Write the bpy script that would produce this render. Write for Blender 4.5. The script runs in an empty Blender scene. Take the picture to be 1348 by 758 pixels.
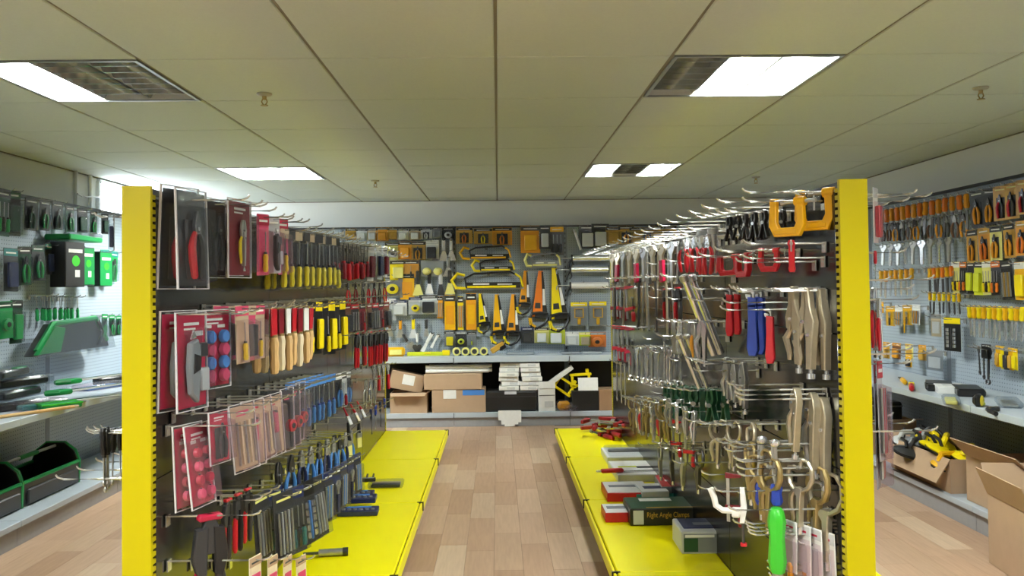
import bpy, math, random
from mathutils import Vector, Matrix

# ------------------------------------------------------------------ camera, world, exposure
S = bpy.context.scene
C = S.collection
CAM_H = 1.39
F_PX, YAW, PITCH, ROLL, CX, CY = 1061.58, -0.0134, 0.0233, -0.0115, 669.49, 353.53
_f = Vector((-math.sin(YAW) * math.cos(PITCH), math.cos(YAW) * math.cos(PITCH), math.sin(PITCH)))
_r0 = Vector((math.cos(YAW), math.sin(YAW), 0)); _u0 = _r0.cross(_f)
_r = math.cos(ROLL) * _r0 + math.sin(ROLL) * _u0
_u = -math.sin(ROLL) * _r0 + math.cos(ROLL) * _u0
cam_data = bpy.data.cameras.new('camera')
cam = bpy.data.objects.new('camera', cam_data); C.objects.link(cam)
cam_data.sensor_width = 36.0
cam_data.lens = F_PX / 1348 * 36.0
cam_data.shift_x = (674 - CX) / 1348
cam_data.shift_y = (CY - 379) / 1348
cam_data.clip_start = 0.02
mw = Matrix((( _r.x, _u.x, -_f.x, 0), (_r.y, _u.y, -_f.y, 0), (_r.z, _u.z, -_f.z, CAM_H), (0, 0, 0, 1)))
cam.matrix_world = mw
S.camera = cam

world = bpy.data.worlds.new('world'); S.world = world
world.use_nodes = True
world.node_tree.nodes['Background'].inputs[0].default_value = (0.55, 0.6, 0.65, 1)
world.node_tree.nodes['Background'].inputs[1].default_value = 0.05
LAMP = 450.0            # emission strength of a burning fluorescent tube
S.view_settings.view_transform = 'Standard'
S.view_settings.look = 'None'
S.view_settings.gamma = 1
S.view_settings.use_curve_mapping = False
S.view_settings.exposure = 0.0
S.cycles.use_denoising = True
S.cycles.max_bounces = 8
S.cycles.transparent_max_bounces = 24
S.cycles.caustics_reflective = False
S.cycles.caustics_refractive = False

rnd = random.Random(7)
R90 = math.pi / 2


def P(px, py, axis, val):
    """world point where the sight line of a photo pixel meets a plane of the room"""
    d = _f + (px - CX) / F_PX * _r - (py - CY) / F_PX * _u
    o = Vector((0, 0, CAM_H))
    return o + d * ((val - o[axis]) / d[axis])


# ------------------------------------------------------------------ materials
def lin(c):
    return tuple(((v / 255) / 12.92 if v <= 10 else (((v / 255) + 0.055) / 1.055) ** 2.4) for v in c)


_mats = {}


def mat(name, rgb=None, rough=0.5, metal=0.0, var=0.10, scale=25.0, bump=0.0, bscale=200.0, emit=0.0, spec=0.5):
    if name in _mats:
        return _mats[name]
    m = bpy.data.materials.new(name); m.use_nodes = True
    nt = m.node_tree; b = nt.nodes['Principled BSDF']
    c = lin(rgb)
    tc = nt.nodes.new('ShaderNodeTexCoord')
    nz = nt.nodes.new('ShaderNodeTexNoise'); nz.inputs['Scale'].default_value = scale
    nz.inputs['Detail'].default_value = 3
    nt.links.new(tc.outputs['Object'], nz.inputs['Vector'])
    mx = nt.nodes.new('ShaderNodeMix'); mx.data_type = 'RGBA'
    mx.inputs[6].default_value = tuple(v * (1 - var) for v in c) + (1,)
    mx.inputs[7].default_value = tuple(min(1, v * (1 + var)) for v in c) + (1,)
    nt.links.new(nz.outputs['Fac'], mx.inputs[0])
    nt.links.new(mx.outputs[2], b.inputs['Base Color'])
    b.inputs['Roughness'].default_value = rough
    b.inputs['Metallic'].default_value = metal
    b.inputs['Specular IOR Level'].default_value = spec
    if bump:
        n2 = nt.nodes.new('ShaderNodeTexNoise'); n2.inputs['Scale'].default_value = bscale
        nt.links.new(tc.outputs['Object'], n2.inputs['Vector'])
        bp = nt.nodes.new('ShaderNodeBump'); bp.inputs['Strength'].default_value = bump
        bp.inputs['Distance'].default_value = 0.002
        nt.links.new(n2.outputs['Fac'], bp.inputs['Height']); nt.links.new(bp.outputs['Normal'], b.inputs['Normal'])
    if emit:
        b.inputs['Emission Color'].default_value = (1, 1, 1, 1) if rgb is None else c + (1,)
        b.inputs['Emission Strength'].default_value = emit
    _mats[name] = m
    return m


def mat_clear(name='clear_plastic', tint=(235, 238, 240), op=0.12):
    m = bpy.data.materials.new(name); m.use_nodes = True
    nt = m.node_tree; nt.nodes.clear()
    o = nt.nodes.new('ShaderNodeOutputMaterial')
    t = nt.nodes.new('ShaderNodeBsdfTransparent'); t.inputs[0].default_value = lin(tint) + (1,)
    g = nt.nodes.new('ShaderNodeBsdfGlossy'); g.inputs['Roughness'].default_value = 0.12
    g.inputs[0].default_value = (0.9, 0.92, 0.95, 1)
    fr = nt.nodes.new('ShaderNodeLayerWeight'); fr.inputs['Blend'].default_value = 0.25
    nz = nt.nodes.new('ShaderNodeTexNoise'); nz.inputs['Scale'].default_value = 40
    ad = nt.nodes.new('ShaderNodeMath'); ad.operation = 'MULTIPLY_ADD'
    ad.inputs[1].default_value = 0.26; ad.inputs[2].default_value = op * 0.6
    bp = nt.nodes.new('ShaderNodeBump'); bp.inputs['Strength'].default_value = 0.25; bp.inputs['Distance'].default_value = 0.004
    nt.links.new(nz.outputs['Fac'], bp.inputs['Height']); nt.links.new(bp.outputs['Normal'], g.inputs['Normal'])
    nt.links.new(fr.outputs['Facing'], ad.inputs[0])
    mx = nt.nodes.new('ShaderNodeMixShader')
    nt.links.new(ad.outputs[0], mx.inputs[0]); nt.links.new(t.outputs[0], mx.inputs[1]); nt.links.new(g.outputs[0], mx.inputs[2])
    df = nt.nodes.new('ShaderNodeBsdfDiffuse'); df.inputs[0].default_value = lin((205, 205, 212)) + (1,)
    m2 = nt.nodes.new('ShaderNodeMixShader'); m2.inputs[0].default_value = op
    nt.links.new(mx.outputs[0], m2.inputs[1]); nt.links.new(df.outputs[0], m2.inputs[2])
    nt.links.new(m2.outputs[0], o.inputs[0])
    _mats[name] = m
    return m


CLEAR = mat_clear('clear_plastic', op=0.018)
CLEAR_PINK = mat_clear('hazy_plastic', (246, 236, 240), 0.06)
COL = dict(
    yellow=(238, 214, 8), amber=(222, 152, 28), mustard=(228, 172, 14), gold=(196, 152, 58), lime=(205, 214, 40), red=(184, 24, 38), oxblood=(150, 26, 38), darkred=(120, 18, 34),
    crimson=(176, 24, 62), pink=(206, 70, 110), black=(24, 24, 26), charcoal=(48, 49, 52), grey=(128, 132, 138), pale=(200, 202, 204),
    white=(232, 232, 230), blue=(36, 66, 170), skyblue=(70, 130, 205), navy=(34, 44, 84), green=(20, 142, 74), darkgreen=(14, 62, 42),
    leaf=(60, 190, 50), wood=(214, 176, 120), cream=(222, 208, 176), kraft=(178, 150, 122), kraftdark=(150, 116, 86), orange=(224, 120, 30),
    teal=(40, 120, 120), brown=(110, 76, 52), tan=(186, 168, 140), paleyellow=(226, 220, 130), bottle=(30, 74, 50), smoke=(176, 178, 184))


def m(c):
    """named material: plain colour words are plastic or paint, the metals have their own"""
    if c in _mats:
        return _mats[c]
    if c == 'steel': return mat('steel', (178, 179, 178), 0.30, 0.7, 0.12, 60)
    if c == 'chrome': return mat('chrome', (226, 228, 232), 0.2, 0.75, 0.05, 60)
    if c == 'nickel': return mat('nickel', (188, 178, 156), 0.32, 0.65, 0.12, 50)
    if c == 'darksteel': return mat('darksteel', (92, 92, 94), 0.35, 0.8, 0.15, 50)
    if c == 'brass': return mat('brass', (172, 152, 104), 0.36, 0.65, 0.12, 50)
    if c == 'clear': return CLEAR
    if c == 'haze': return CLEAR_PINK
    if c in ('kraft', 'kraftdark'): return mat(c, COL[c], 0.85, 0, 0.07, 14, 0.15, 300)
    if c in ('wood', 'cream'): return mat(c, COL[c], 0.55, 0, 0.14, 40)
    return mat(c, COL[c], 0.38, 0, 0.07, 30)


# ------------------------------------------------------------------ mesh builder
class MB:
    def __init__(s):
        s.v = []; s.f = []

    def add(s, vs, fs):
        o = len(s.v); s.v += [tuple(p) for p in vs]; s.f += [tuple(i + o for i in f) for f in fs]
        return s

    def box(s, c, d, rz=0.0):
        x, y, z = (k / 2 for k in d); cs, sn = math.cos(rz), math.sin(rz)
        vs = [(c[0] + a * x * cs - b * y * sn, c[1] + a * x * sn + b * y * cs, c[2] + e * z) for a in (-1, 1) for b in (-1, 1) for e in (-1, 1)]
        return s.add(vs, [(0, 1, 3, 2), (4, 6, 7, 5), (0, 4, 5, 1), (2, 3, 7, 6), (0, 2, 6, 4), (1, 5, 7, 3)])

    def bbox(s, c, d, ch):
        """chamfered box"""
        x, y, z = (k / 2 for k in d)
        poly = [(-x + ch, -z), (x - ch, -z), (x, -z + ch), (x, z - ch), (x - ch, z), (-x + ch, z), (-x, z - ch), (-x, -z + ch)]
        n0 = len(s.v); s.prism(poly, -y, y, ch)
        s.v[n0:] = [(a + c[0], b + c[1], e + c[2]) for a, b, e in s.v[n0:]]
        return s

    def ring(s, c, ax, up, r, n, sq=1.0):
        ax = Vector(ax).normalized()
        t = Vector(up) - ax * ax.dot(Vector(up))
        if t.length < 1e-4:
            t = ax.orthogonal()
        t.normalize(); b = ax.cross(t)
        return [tuple(Vector(c) + t * (r * math.cos(2 * math.pi * i / n)) + b * (r * sq * math.sin(2 * math.pi * i / n))) for i in range(n)]

    def tube(s, path, r, n=6, sq=1.0, up=(0, 1, 0), closed=False):
        path = [Vector(p) for p in path]; k = len(path)
        rs = r if isinstance(r, (list, tuple)) else [r] * k
        vs = []
        for i, p in enumerate(path):
            if closed:
                ax = path[(i + 1) % k] - path[i - 1]
            else:
                ax = path[min(i + 1, k - 1)] - path[max(i - 1, 0)]
            vs += s.ring(p, ax, up, rs[i], n, sq)
        fs = []
        for i in range(k if closed else k - 1):
            j = (i + 1) % k
            for q in range(n):
                q2 = (q + 1) % n
                fs.append((i * n + q, i * n + q2, j * n + q2, j * n + q))
        if not closed:
            fs.append(tuple(range(n - 1, -1, -1))); fs.append(tuple((k - 1) * n + q for q in range(n)))
        return s.add(vs, fs)

    def cyl(s, a, b, r0, r1=None, n=10):
        return s.tube([a, b], [r0, r0 if r1 is None else r1], n)

    def prism(s, poly, y0, y1, ch=0.0):
        n = len(poly)
        if ch:
            cx = sum(p[0] for p in poly) / n; cz = sum(p[1] for p in poly) / n
            area = sum(poly[i][0] * poly[(i + 1) % n][1] - poly[(i + 1) % n][0] * poly[i][1] for i in range(n))
            sg = 1 if area > 0 else -1
            ins = []
            for i in range(n):
                a, b, c = Vector(poly[i - 1]), Vector(poly[i]), Vector(poly[(i + 1) % n])
                e1 = (b - a).normalized(); e2 = (c - b).normalized()
                nn = Vector((-(e1.y + e2.y), e1.x + e2.x)) * sg
                if nn.length > 1e-6:
                    nn.normalize()
                ins.append((b.x + nn.x * ch, b.y + nn.y * ch))
            rings = [(ins, y0), (poly, y0 + ch), (poly, y1 - ch), (ins, y1)]
        else:
            rings = [(poly, y0), (poly, y1)]
        vs = [(p[0], y, p[1]) for rg, y in rings for p in rg]
        fs = [tuple(range(n)), tuple((len(rings) - 1) * n + i for i in range(n - 1, -1, -1))]
        for k in range(len(rings) - 1):
            for i in range(n):
                j = (i + 1) % n
                fs.append((k * n + j, k * n + i, (k + 1) * n + i, (k + 1) * n + j))
        return s.add(vs, fs)

    def lathe(s, prof, n=10, c=(0, 0, 0), axis='z'):
        vs = []
        for r, z in prof:
            for i in range(n):
                a = 2 * math.pi * i / n; x, y = r * math.cos(a), r * math.sin(a)
                vs.append((c[0] + x, c[1] + y, c[2] + z) if axis == 'z' else ((c[0] + x, c[1] + z, c[2] + y) if axis == 'y' else (c[0] + z, c[1] + x, c[2] + y)))
        fs = []
        for k in range(len(prof) - 1):
            for i in range(n):
                j = (i + 1) % n
                fs.append((k * n + i, k * n + j, (k + 1) * n + j, (k + 1) * n + i))
        fs.append(tuple(range(n - 1, -1, -1))); fs.append(tuple((len(prof) - 1) * n + i for i in range(n)))
        return s.add(vs, fs)

    def put(s, o, sc=1.0, off=(0, 0, 0), rot=0.0, mirror=False):
        """merge another builder, scaled, turned about the y axis and moved"""
        cs, sn = math.cos(rot), math.sin(rot)
        vs = []
        for x, y, z in o.v:
            if mirror: x = -x
            x, y, z = x * sc, y * sc, z * sc
            vs.append((x * cs + z * sn + off[0], y + off[1], -x * sn + z * cs + off[2]))
        return s.add(vs, o.f)

    def mesh(s, name, mt):
        me = bpy.data.meshes.new(name)
        me.from_pydata(s.v, [], s.f)
        import bmesh
        bm = bmesh.new(); bm.from_mesh(me); bmesh.ops.recalc_face_normals(bm, faces=bm.faces); bm.to_mesh(me); bm.free()
        me.polygons.foreach_set('use_smooth', [True] * len(me.polygons))
        me.set_sharp_from_angle(angle=0.65)
        me.materials.append(m(mt) if isinstance(mt, str) else mt)
        return me


def obj(name, mb, mt, parent=None, loc=None, rz=None):
    me = mb if isinstance(mb, bpy.types.Mesh) else mb.mesh(name, mt)
    o = bpy.data.objects.new(name, me); C.objects.link(o)
    if parent is not None: o.parent = parent
    if loc is not None: o.location = loc
    if rz is not None: o.rotation_euler = (0, 0, rz)
    return o


def empty(name, loc=(0, 0, 0), rot=(0, 0, 0), sc=1.0):
    o = bpy.data.objects.new(name, None); C.objects.link(o)
    o.empty_display_size = 0.05
    o.location = loc; o.rotation_euler = rot; o.scale = (sc, sc, sc)
    return o


_used = {}


def tag(o, label, cat, group=None):
    k = label.lower(); _used[k] = _used.get(k, 0) + 1
    if _used[k] > 1: print('DUPLICATE LABEL', label)
    if len(label.split()) > 16 or len(label.split()) < 4: print('LABEL LENGTH', label)
    o['label'] = label; o['category'] = cat
    if group: o['group'] = group
    return o


def struct(o):
    o['kind'] = 'structure'; return o


ORD = ['first', 'second', 'third', 'fourth', 'fifth', 'sixth', 'seventh', 'eighth', 'ninth', 'tenth', 'eleventh', 'twelfth', 'thirteenth', 'fourteenth', 'fifteenth', 'sixteenth', 'seventeenth', 'eighteenth', 'nineteenth', 'twentieth']

# ------------------------------------------------------------------ room shell
XL, XR, YB, YF, ZC = -3.27, 3.29, 8.62, -4.4, CAM_H + 0.9385
T = 0.72
GX, GY = 0.001, 3.249            # a crossing of the ceiling grid


def nodes_of(name):
    mt = bpy.data.materials.new(name); mt.use_nodes = True
    _mats[name] = mt
    return mt, mt.node_tree, mt.node_tree.nodes['Principled BSDF']


def mat_plank():
    mt, nt, b = nodes_of('floor_plank')
    N = nt.nodes.new; L = nt.links.new
    oi = N('ShaderNodeObjectInfo'); ge = N('ShaderNodeNewGeometry')
    ad = N('ShaderNodeMath'); ad.operation = 'ADD'
    L(oi.outputs['Random'], ad.inputs[0]); L(ge.outputs['Random Per Island'], ad.inputs[1])
    fr = N('ShaderNodeMath'); fr.operation = 'FRACT'; L(ad.outputs[0], fr.inputs[0])
    cr = N('ShaderNodeValToRGB'); L(fr.outputs[0], cr.inputs[0])
    e = cr.color_ramp.elements
    e[0].position = 0; e[0].color = lin((170, 138, 112)) + (1,)
    e[1].position = 1; e[1].color = lin((206, 182, 156)) + (1,)
    for p, c in ((.25, (182, 150, 124)), (.5, (194, 164, 138)), (.75, (176, 144, 118))):
        q = e.new(p); q.color = lin(c) + (1,)
    tc = N('ShaderNodeTexCoord'); mp = N('ShaderNodeMapping'); mp.inputs['Scale'].default_value = (60, 5, 5)
    L(ge.outputs['Position'], mp.inputs['Vector'])
    nz = N('ShaderNodeTexNoise'); nz.inputs['Scale'].default_value = 1.0; nz.inputs['Detail'].default_value = 5
    L(mp.outputs[0], nz.inputs['Vector'])
    mx = N('ShaderNodeMix'); mx.data_type = 'RGBA'; mx.blend_type = 'MULTIPLY'; mx.inputs[0].default_value = 0.35
    r2 = N('ShaderNodeValToRGB'); r2.color_ramp.elements[0].position = .3; r2.color_ramp.elements[0].color = (.62, .58, .55, 1)
    r2.color_ramp.elements[1].position = .65
    L(nz.outputs['Fac'], r2.inputs[0]); L(cr.outputs[0], mx.inputs[6]); L(r2.outputs[0], mx.inputs[7])
    L(mx.outputs[2], b.inputs['Base Color'])
    b.inputs['Roughness'].default_value = 0.42
    return mt


def mat_dots(name, rgb, rough, spec, pitch, r, dark, metal=0.0, plane='yz'):
    """sheet metal punched with a fine grid of holes"""
    mt, nt, b = nodes_of(name)
    N = nt.nodes.new; L = nt.links.new
    tc = N('ShaderNodeTexCoord'); sp = N('ShaderNodeSeparateXYZ'); L(tc.outputs['Object'], sp.inputs[0])
    ds = []
    for ax in plane:
        a = N('ShaderNodeMath'); a.operation = 'MULTIPLY'; a.inputs[1].default_value = 1 / pitch
        L(sp.outputs[ax.upper()], a.inputs[0])
        f = N('ShaderNodeMath'); f.operation = 'FRACT'; L(a.outputs[0], f.inputs[0])
        s_ = N('ShaderNodeMath'); s_.operation = 'SUBTRACT'; s_.inputs[1].default_value = .5; L(f.outputs[0], s_.inputs[0])
        p = N('ShaderNodeMath'); p.operation = 'POWER'; p.inputs[1].default_value = 2; L(s_.outputs[0], p.inputs[0])
        ds.append(p)
    ad = N('ShaderNodeMath'); ad.operation = 'ADD'; L(ds[0].outputs[0], ad.inputs[0]); L(ds[1].outputs[0], ad.inputs[1])
    lt = N('ShaderNodeMath'); lt.operation = 'LESS_THAN'; lt.inputs[1].default_value = (r / pitch) ** 2; L(ad.outputs[0], lt.inputs[0])
    nz = N('ShaderNodeTexNoise'); nz.inputs['Scale'].default_value = 3; L(tc.outputs['Object'], nz.inputs['Vector'])
    c = lin(rgb)
    m0 = N('ShaderNodeMix'); m0.data_type = 'RGBA'
    m0.inputs[6].default_value = tuple(v * .94 for v in c) + (1,); m0.inputs[7].default_value = tuple(min(1, v * 1.06) for v in c) + (1,)
    L(nz.outputs['Fac'], m0.inputs[0])
    mx = N('ShaderNodeMix'); mx.data_type = 'RGBA'; mx.inputs[7].default_value = lin(dark) + (1,)
    L(lt.outputs[0], mx.inputs[0]); L(m0.outputs[2], mx.inputs[6]); L(mx.outputs[2], b.inputs['Base Color'])
    b.inputs['Roughness'].default_value = rough; b.inputs['Specular IOR Level'].default_value = spec; b.inputs['Metallic'].default_value = metal
    return mt


PLANK = mat_plank()
PEG_BLUE = mat_dots('blue_grey_pegboard', (160, 172, 184), .45, .5, .025, .0035, (70, 78, 86))
PEG_BLUE_B = mat_dots('blue_grey_pegboard_back', (160, 172, 184), .45, .5, .025, .0035, (70, 78, 86), plane='xz')
PEG_BLACK = mat_dots('black_perforated_panel', (26, 27, 29), .22, .6, .012, .0035, (6, 6, 6))
BLACK_PANEL = mat('black_panel', (28, 29, 31), .16, 0, .12, 6, spec=.6)
RACK_GREY = mat('blue_grey_enamel', (176, 186, 196), .4, 0, .04, 8)
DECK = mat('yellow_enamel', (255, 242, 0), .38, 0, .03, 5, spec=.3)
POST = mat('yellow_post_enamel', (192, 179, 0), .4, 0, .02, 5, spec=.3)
WALL = mat('painted_wall', (226, 226, 220), .8, 0, .03, 2, .2, 150)
TILE = mat('ceiling_tile', (199, 206, 198), .92, 0, .05, 90, .5, 500)
GRIDM = mat('ceiling_grid', (120, 112, 92), .5, 0, .05, 10)
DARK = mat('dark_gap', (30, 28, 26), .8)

# floor: slab and loose-laid printed planks
floor = struct(obj('floor', MB().box(((XL + XR) / 2, (YB + YF) / 2, -.03), (XR - XL, YB - YF, .05)), DARK))
PW, PL, gap = .147, .60, .0012
pk = MB().box((0, 0, -.0025), (PW - gap, PL - gap, .005)).mesh('plank', PLANK)
rest = MB()
ncol = int((XR - XL) / PW)
for i in range(ncol + 1):
    x = XL + PW / 2 + i * PW
    if x + PW / 2 > XR: break
    off = rnd.choice([0, .1, .2, .3, .4, .5])
    j = 0
    while True:
        y = YF + PL / 2 + off + j * PL
        if y + PL / 2 > YB: break
        j += 1
        vis = (abs(x) < .62 and y > 3.3) or (1.45 < abs(x) < 2.75 and 3.0 < y < 6.8)
        if vis:
            obj('plank', pk, None, floor, (x, y, 0))
        else:
            rest.box((x, y, -.0025), (PW - gap, PL - gap, .005))
r_ = obj('plank_field', rest, PLANK, floor); r_['kind'] = 'stuff'

for nm, c_, d_ in (('wall_left', (XL - .05, (YB + YF) / 2, ZC / 2), (.1, YB - YF + .2, ZC + .2)), ('wall_right', (XR + .05, (YB + YF) / 2, ZC / 2), (.1, YB - YF + .2, ZC + .2)),
                   ('wall_back', ((XL + XR) / 2, YB + .05, ZC / 2), (XR - XL, .1, ZC + .2)), ('wall_front', ((XL + XR) / 2, YF - .05, ZC / 2), (XR - XL, .1, ZC + .2))):
    struct(obj(nm, MB().box(c_, d_), WALL))

# ceiling: backing slab, tiles and T-bars
ceiling = struct(obj('ceiling', MB().box(((XL + XR) / 2, (YB + YF) / 2, ZC + .2), (XR - XL, YB - YF, .02)), DARK))
xs = [XL] + [GX + k * T for k in range(-6, 7) if XL + .02 < GX + k * T < XR - .02] + [XR]
ys = [YF] + [GY + k * T for k in range(-11, 9) if YF + .02 < GY + k * T < YB - .1] + [YB]
LIGHTS = {}
for gx, gy, st in ((-3, 0, (1, 0, 0)), (1, 0, (0, 1, 1)), (-3, 4, (1, 1, 1)), (1, 4, (1, 0, 1)), (-3, -4, (1, 1, 1)), (1, -4, (1, 1, 1))):  # last pair is added overhead, out of view, to brighten the near posts
    LIGHTS[(round(GX + gx * T, 3), round(GY + gy * T, 3))] = st
tile_mesh = {}
for a in range(len(xs) - 1):
    for b in range(len(ys) - 1):
        if (round(xs[a], 3), round(ys[b], 3)) in LIGHTS: continue
        w, d = round(xs[a + 1] - xs[a] - .012, 4), round(ys[b + 1] - ys[b] - .007, 4)
        k = (w, d)
        if k not in tile_mesh:
            q = MB()
            c = .004
            q.add([(-w/2 + c, -d/2 + c, -.004), (w/2 - c, -d/2 + c, -.004), (w/2 - c, d/2 - c, -.004), (-w/2 + c, d/2 - c, -.004), (-w/2, -d/2, 0), (w/2, -d/2, 0), (w/2, d/2, 0), (-w/2, d/2, 0), (-w/2, -d/2, .012), (w/2, -d/2, .012), (w/2, d/2, .012), (-w/2, d/2, .012)],
                  [(0, 1, 2, 3), (0, 4, 5, 1), (1, 5, 6, 2), (2, 6, 7, 3), (3, 7, 4, 0), (4, 8, 9, 5), (5, 9, 10, 6), (6, 10, 11, 7), (7, 11, 8, 4), (8, 11, 10, 9)])
            tile_mesh[k] = q.mesh('ceiling_tile', TILE)
        obj('ceiling_tile', tile_mesh[k], None, ceiling, ((xs[a] + xs[a + 1]) / 2, (ys[b] + ys[b + 1]) / 2, ZC))
for x in xs[1:-1]:
    obj('runner', MB().box((x, (YB + YF) / 2, ZC + .004), (.024, YB - YF, .006)), GRIDM, ceiling)
for y in ys[1:-1]:
    obj('cross_bar', MB().box(((XL + XR) / 2, y, ZC + .006), (XR - XL, .016, .006)), GRIDM, ceiling)
struct(obj('trim_1', MB().box((XL + .008, (YB + YF) / 2, ZC - .004), (.016, YB - YF, .01)), GRIDM))
struct(obj('trim_2', MB().box((XR - .008, (YB + YF) / 2, ZC - .004), (.016, YB - YF, .01)), GRIDM))
struct(obj('trim_3', MB().box(((XL + XR) / 2, YB - .008, ZC - .004), (XR - XL - .04, .016, .01)), GRIDM))

# louvred ceiling lights, three tubes each
LAMP_ON = mat('lit_tube', (250, 255, 248), .4, 0, 0, 5, emit=LAMP)
LAMP_OFF = mat('unlit_tube', (225, 225, 218), .35, 0, .02, 5)
REFL = mat('louvre_aluminium', (205, 208, 208), .18, .85, .06, 30)
HOUS = mat('light_housing', (215, 216, 212), .5, 0, .02, 10)
wh = T - .04


def make_light(x0, y0, st, label):
    cx_, cy_ = x0 + T / 2, y0 + T / 2
    t = empty('ceiling_light', (cx_, cy_, ZC))
    fr = MB(); e = .016; q = T - .02
    for sx in (-1, 1):
        fr.box((sx * (q / 2 - e / 2), 0, -.001), (e, q, .012)); fr.box((0, sx * (q / 2 - e / 2), -.001), (q - 2 * e, e, .012))
    obj('frame', fr, mat('light_trim', (150, 156, 156), .35, .3, .05), t)
    hb = MB(); W2 = q / 2 - e
    hb.box((0, 0, .098), (2 * W2, 2 * W2, .004))
    for sx in (-1, 1):
        hb.box((sx * W2, 0, .05), (.004, 2 * W2, .1)); hb.box((0, sx * W2, .05), (2 * W2, .004, .1))
    obj('housing', hb, HOUS, t)
    cw = 2 * W2 / 3
    for c in range(3):
        xc = -W2 + cw * (c + .5)
        # parabolic trough
        rf = MB(); prof = [(-cw / 2 + .004, .004), (-cw / 2 + .018, .03), (-cw / 2 + .045, .06), (0, .085), (cw / 2 - .045, .06), (cw / 2 - .018, .03), (cw / 2 - .004, .004)]
        vs = []
        for yy in (-W2 + .004, W2 - .004): vs += [(xc + px_, yy, pz_) for px_, pz_ in prof]
        n = len(prof)
        rf.add(vs, [(i, i + 1, n + i + 1, n + i) for i in range(n - 1)])
        obj('reflector', rf, REFL, t)
        obj('tube', MB().cyl((xc, -W2 + .02, .045), (xc, W2 - .02, .045), .019, n=10), LAMP_ON if st[c] else LAMP_OFF, t)
        for k in range(1, 7):
            yy = -W2 + 2 * W2 * k / 7
            bl = MB().prism([(-cw / 2 + .004, .004), (cw / 2 - .004, .004), (cw / 2 - .014, .03), (-cw / 2 + .014, .03)], -.002, .002)
            obj('louvre_blade', bl, REFL, t, (xc, yy, 0))
    tag(t, label, 'light', 'square louvred ceiling lights')


LL = {(-3, 0): 'near left ceiling light with only its left tube burning', (1, 0): 'near right ceiling light with its left tube dark', (-3, 4): 'far left ceiling light with all tubes burning',
      (1, 4): 'far right ceiling light with its middle tube dark', (-3, -4): 'added fully lit ceiling light overhead on the left, out of view', (1, -4): 'added fully lit ceiling light overhead on the right, out of view'}
for (gx, gy), lb in LL.items():
    x0, y0 = GX + gx * T, GY + gy * T
    make_light(x0, y0, LIGHTS[(round(x0, 3), round(y0, 3))], lb)

for px, py, lb in ((348, 128, 'fire sprinkler head beside the near left ceiling light'), (494, 243, 'small fire sprinkler head above the left rack far end'), (995, 238, 'small fire sprinkler head above the right rack hooks'), (1291, 120, 'fire sprinkler head at the upper right near the wall')):
    p = P(px, py - 6, 2, ZC)
    t = empty('sprinkler', p)
    obj('escutcheon', MB().lathe([(.036, -.004), (.036, -.008), (.03, -.014), (.012, -.018)], 14), mat('sprinkler_plate', (170, 166, 150), .4, .3), t)
    obj('body', MB().cyl((0, 0, -.016), (0, 0, -.034), .011, .009), 'brass', t)
    fr = MB()
    for s_ in (-1, 1): fr.tube([(s_ * .009, 0, -.03), (s_ * .013, 0, -.045), (s_ * .003, 0, -.06)], .003, 5)
    obj('yoke', fr, 'brass', t)
    obj('deflector', MB().lathe([(.018, -.06), (.018, -.063), (.004, -.064)], 12), 'brass', t)
    tag(t, lb, 'sprinkler', 'ceiling sprinkler heads')

# bright high window in the left wall, with two conduits and a slack cable in front of it
wn = empty('window_1', (XL, 0, 0)); struct(wn)
wy0, wy1, wz0, wz1 = 6.62, 8.25, 1.98, ZC - .03
fr = MB()
for z in (wz0, wz1): fr.box((.012, (wy0 + wy1) / 2, z), (.03, wy1 - wy0, .03))
for y in (wy0, (wy0 + wy1) / 2, wy1): fr.box((.012, y, (wz0 + wz1) / 2), (.03, .03, wz1 - wz0))
obj('window_frame', fr, 'white', wn)
obj('window_pane', MB().box((.006, (wy0 + wy1) / 2, (wz0 + wz1) / 2), (.008, wy1 - wy0 - .03, wz1 - wz0 - .03)), mat('daylit_pane', (235, 245, 255), .2, 0, 0, 3, emit=26.0), wn)
for px, lb in ((101, 'pale vertical conduit on left wall, farther from the bright window'), (120, 'pale vertical conduit on left wall, nearest the bright window')):
    p = P(px, 250, 0, XL + .03)
    o = obj('conduit', MB().cyl((0, 0, 0), (0, 0, ZC - 1.7), .016, n=10), mat('pvc_conduit', (232, 232, 228), .35), None, (XL + .022, p.y, 1.7))
    tag(o, lb, 'pipe', 'conduits on the left wall')
a, b, c = P(102, 255, 0, XL + .05), P(113, 259, 0, XL + .05), P(140, 259, 0, XL + .05)
o = obj('cable', MB().tube([a, (a + b) / 2 - Vector((0, 0, .006)), b, c], .007, 6), 'white'); tag(o, 'white cable strung between the conduits on left wall', 'cable')

# ------------------------------------------------------------------ display racks
def panel_x(name, mt, parent, x, y0, y1, z0, z1, t=.012):
    g = .002
    obj(name, MB().bbox((0, 0, 0), (t, y1 - y0 - g, z1 - z0 - g), .002), mt, parent, (x, (y0 + y1) / 2, (z0 + z1) / 2))


def panel_y(name, mt, parent, y, x0, x1, z0, z1, t=.012):
    g = .002
    obj(name, MB().bbox((0, 0, 0), (x1 - x0 - g, t, z1 - z0 - g), .002), mt, parent, ((x0 + x1) / 2, y, (z0 + z1) / 2))


RACK_TOP = 1.695
RY0, BAY, NB = 2.35, 1.2, 4
RACKS = {}


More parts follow.
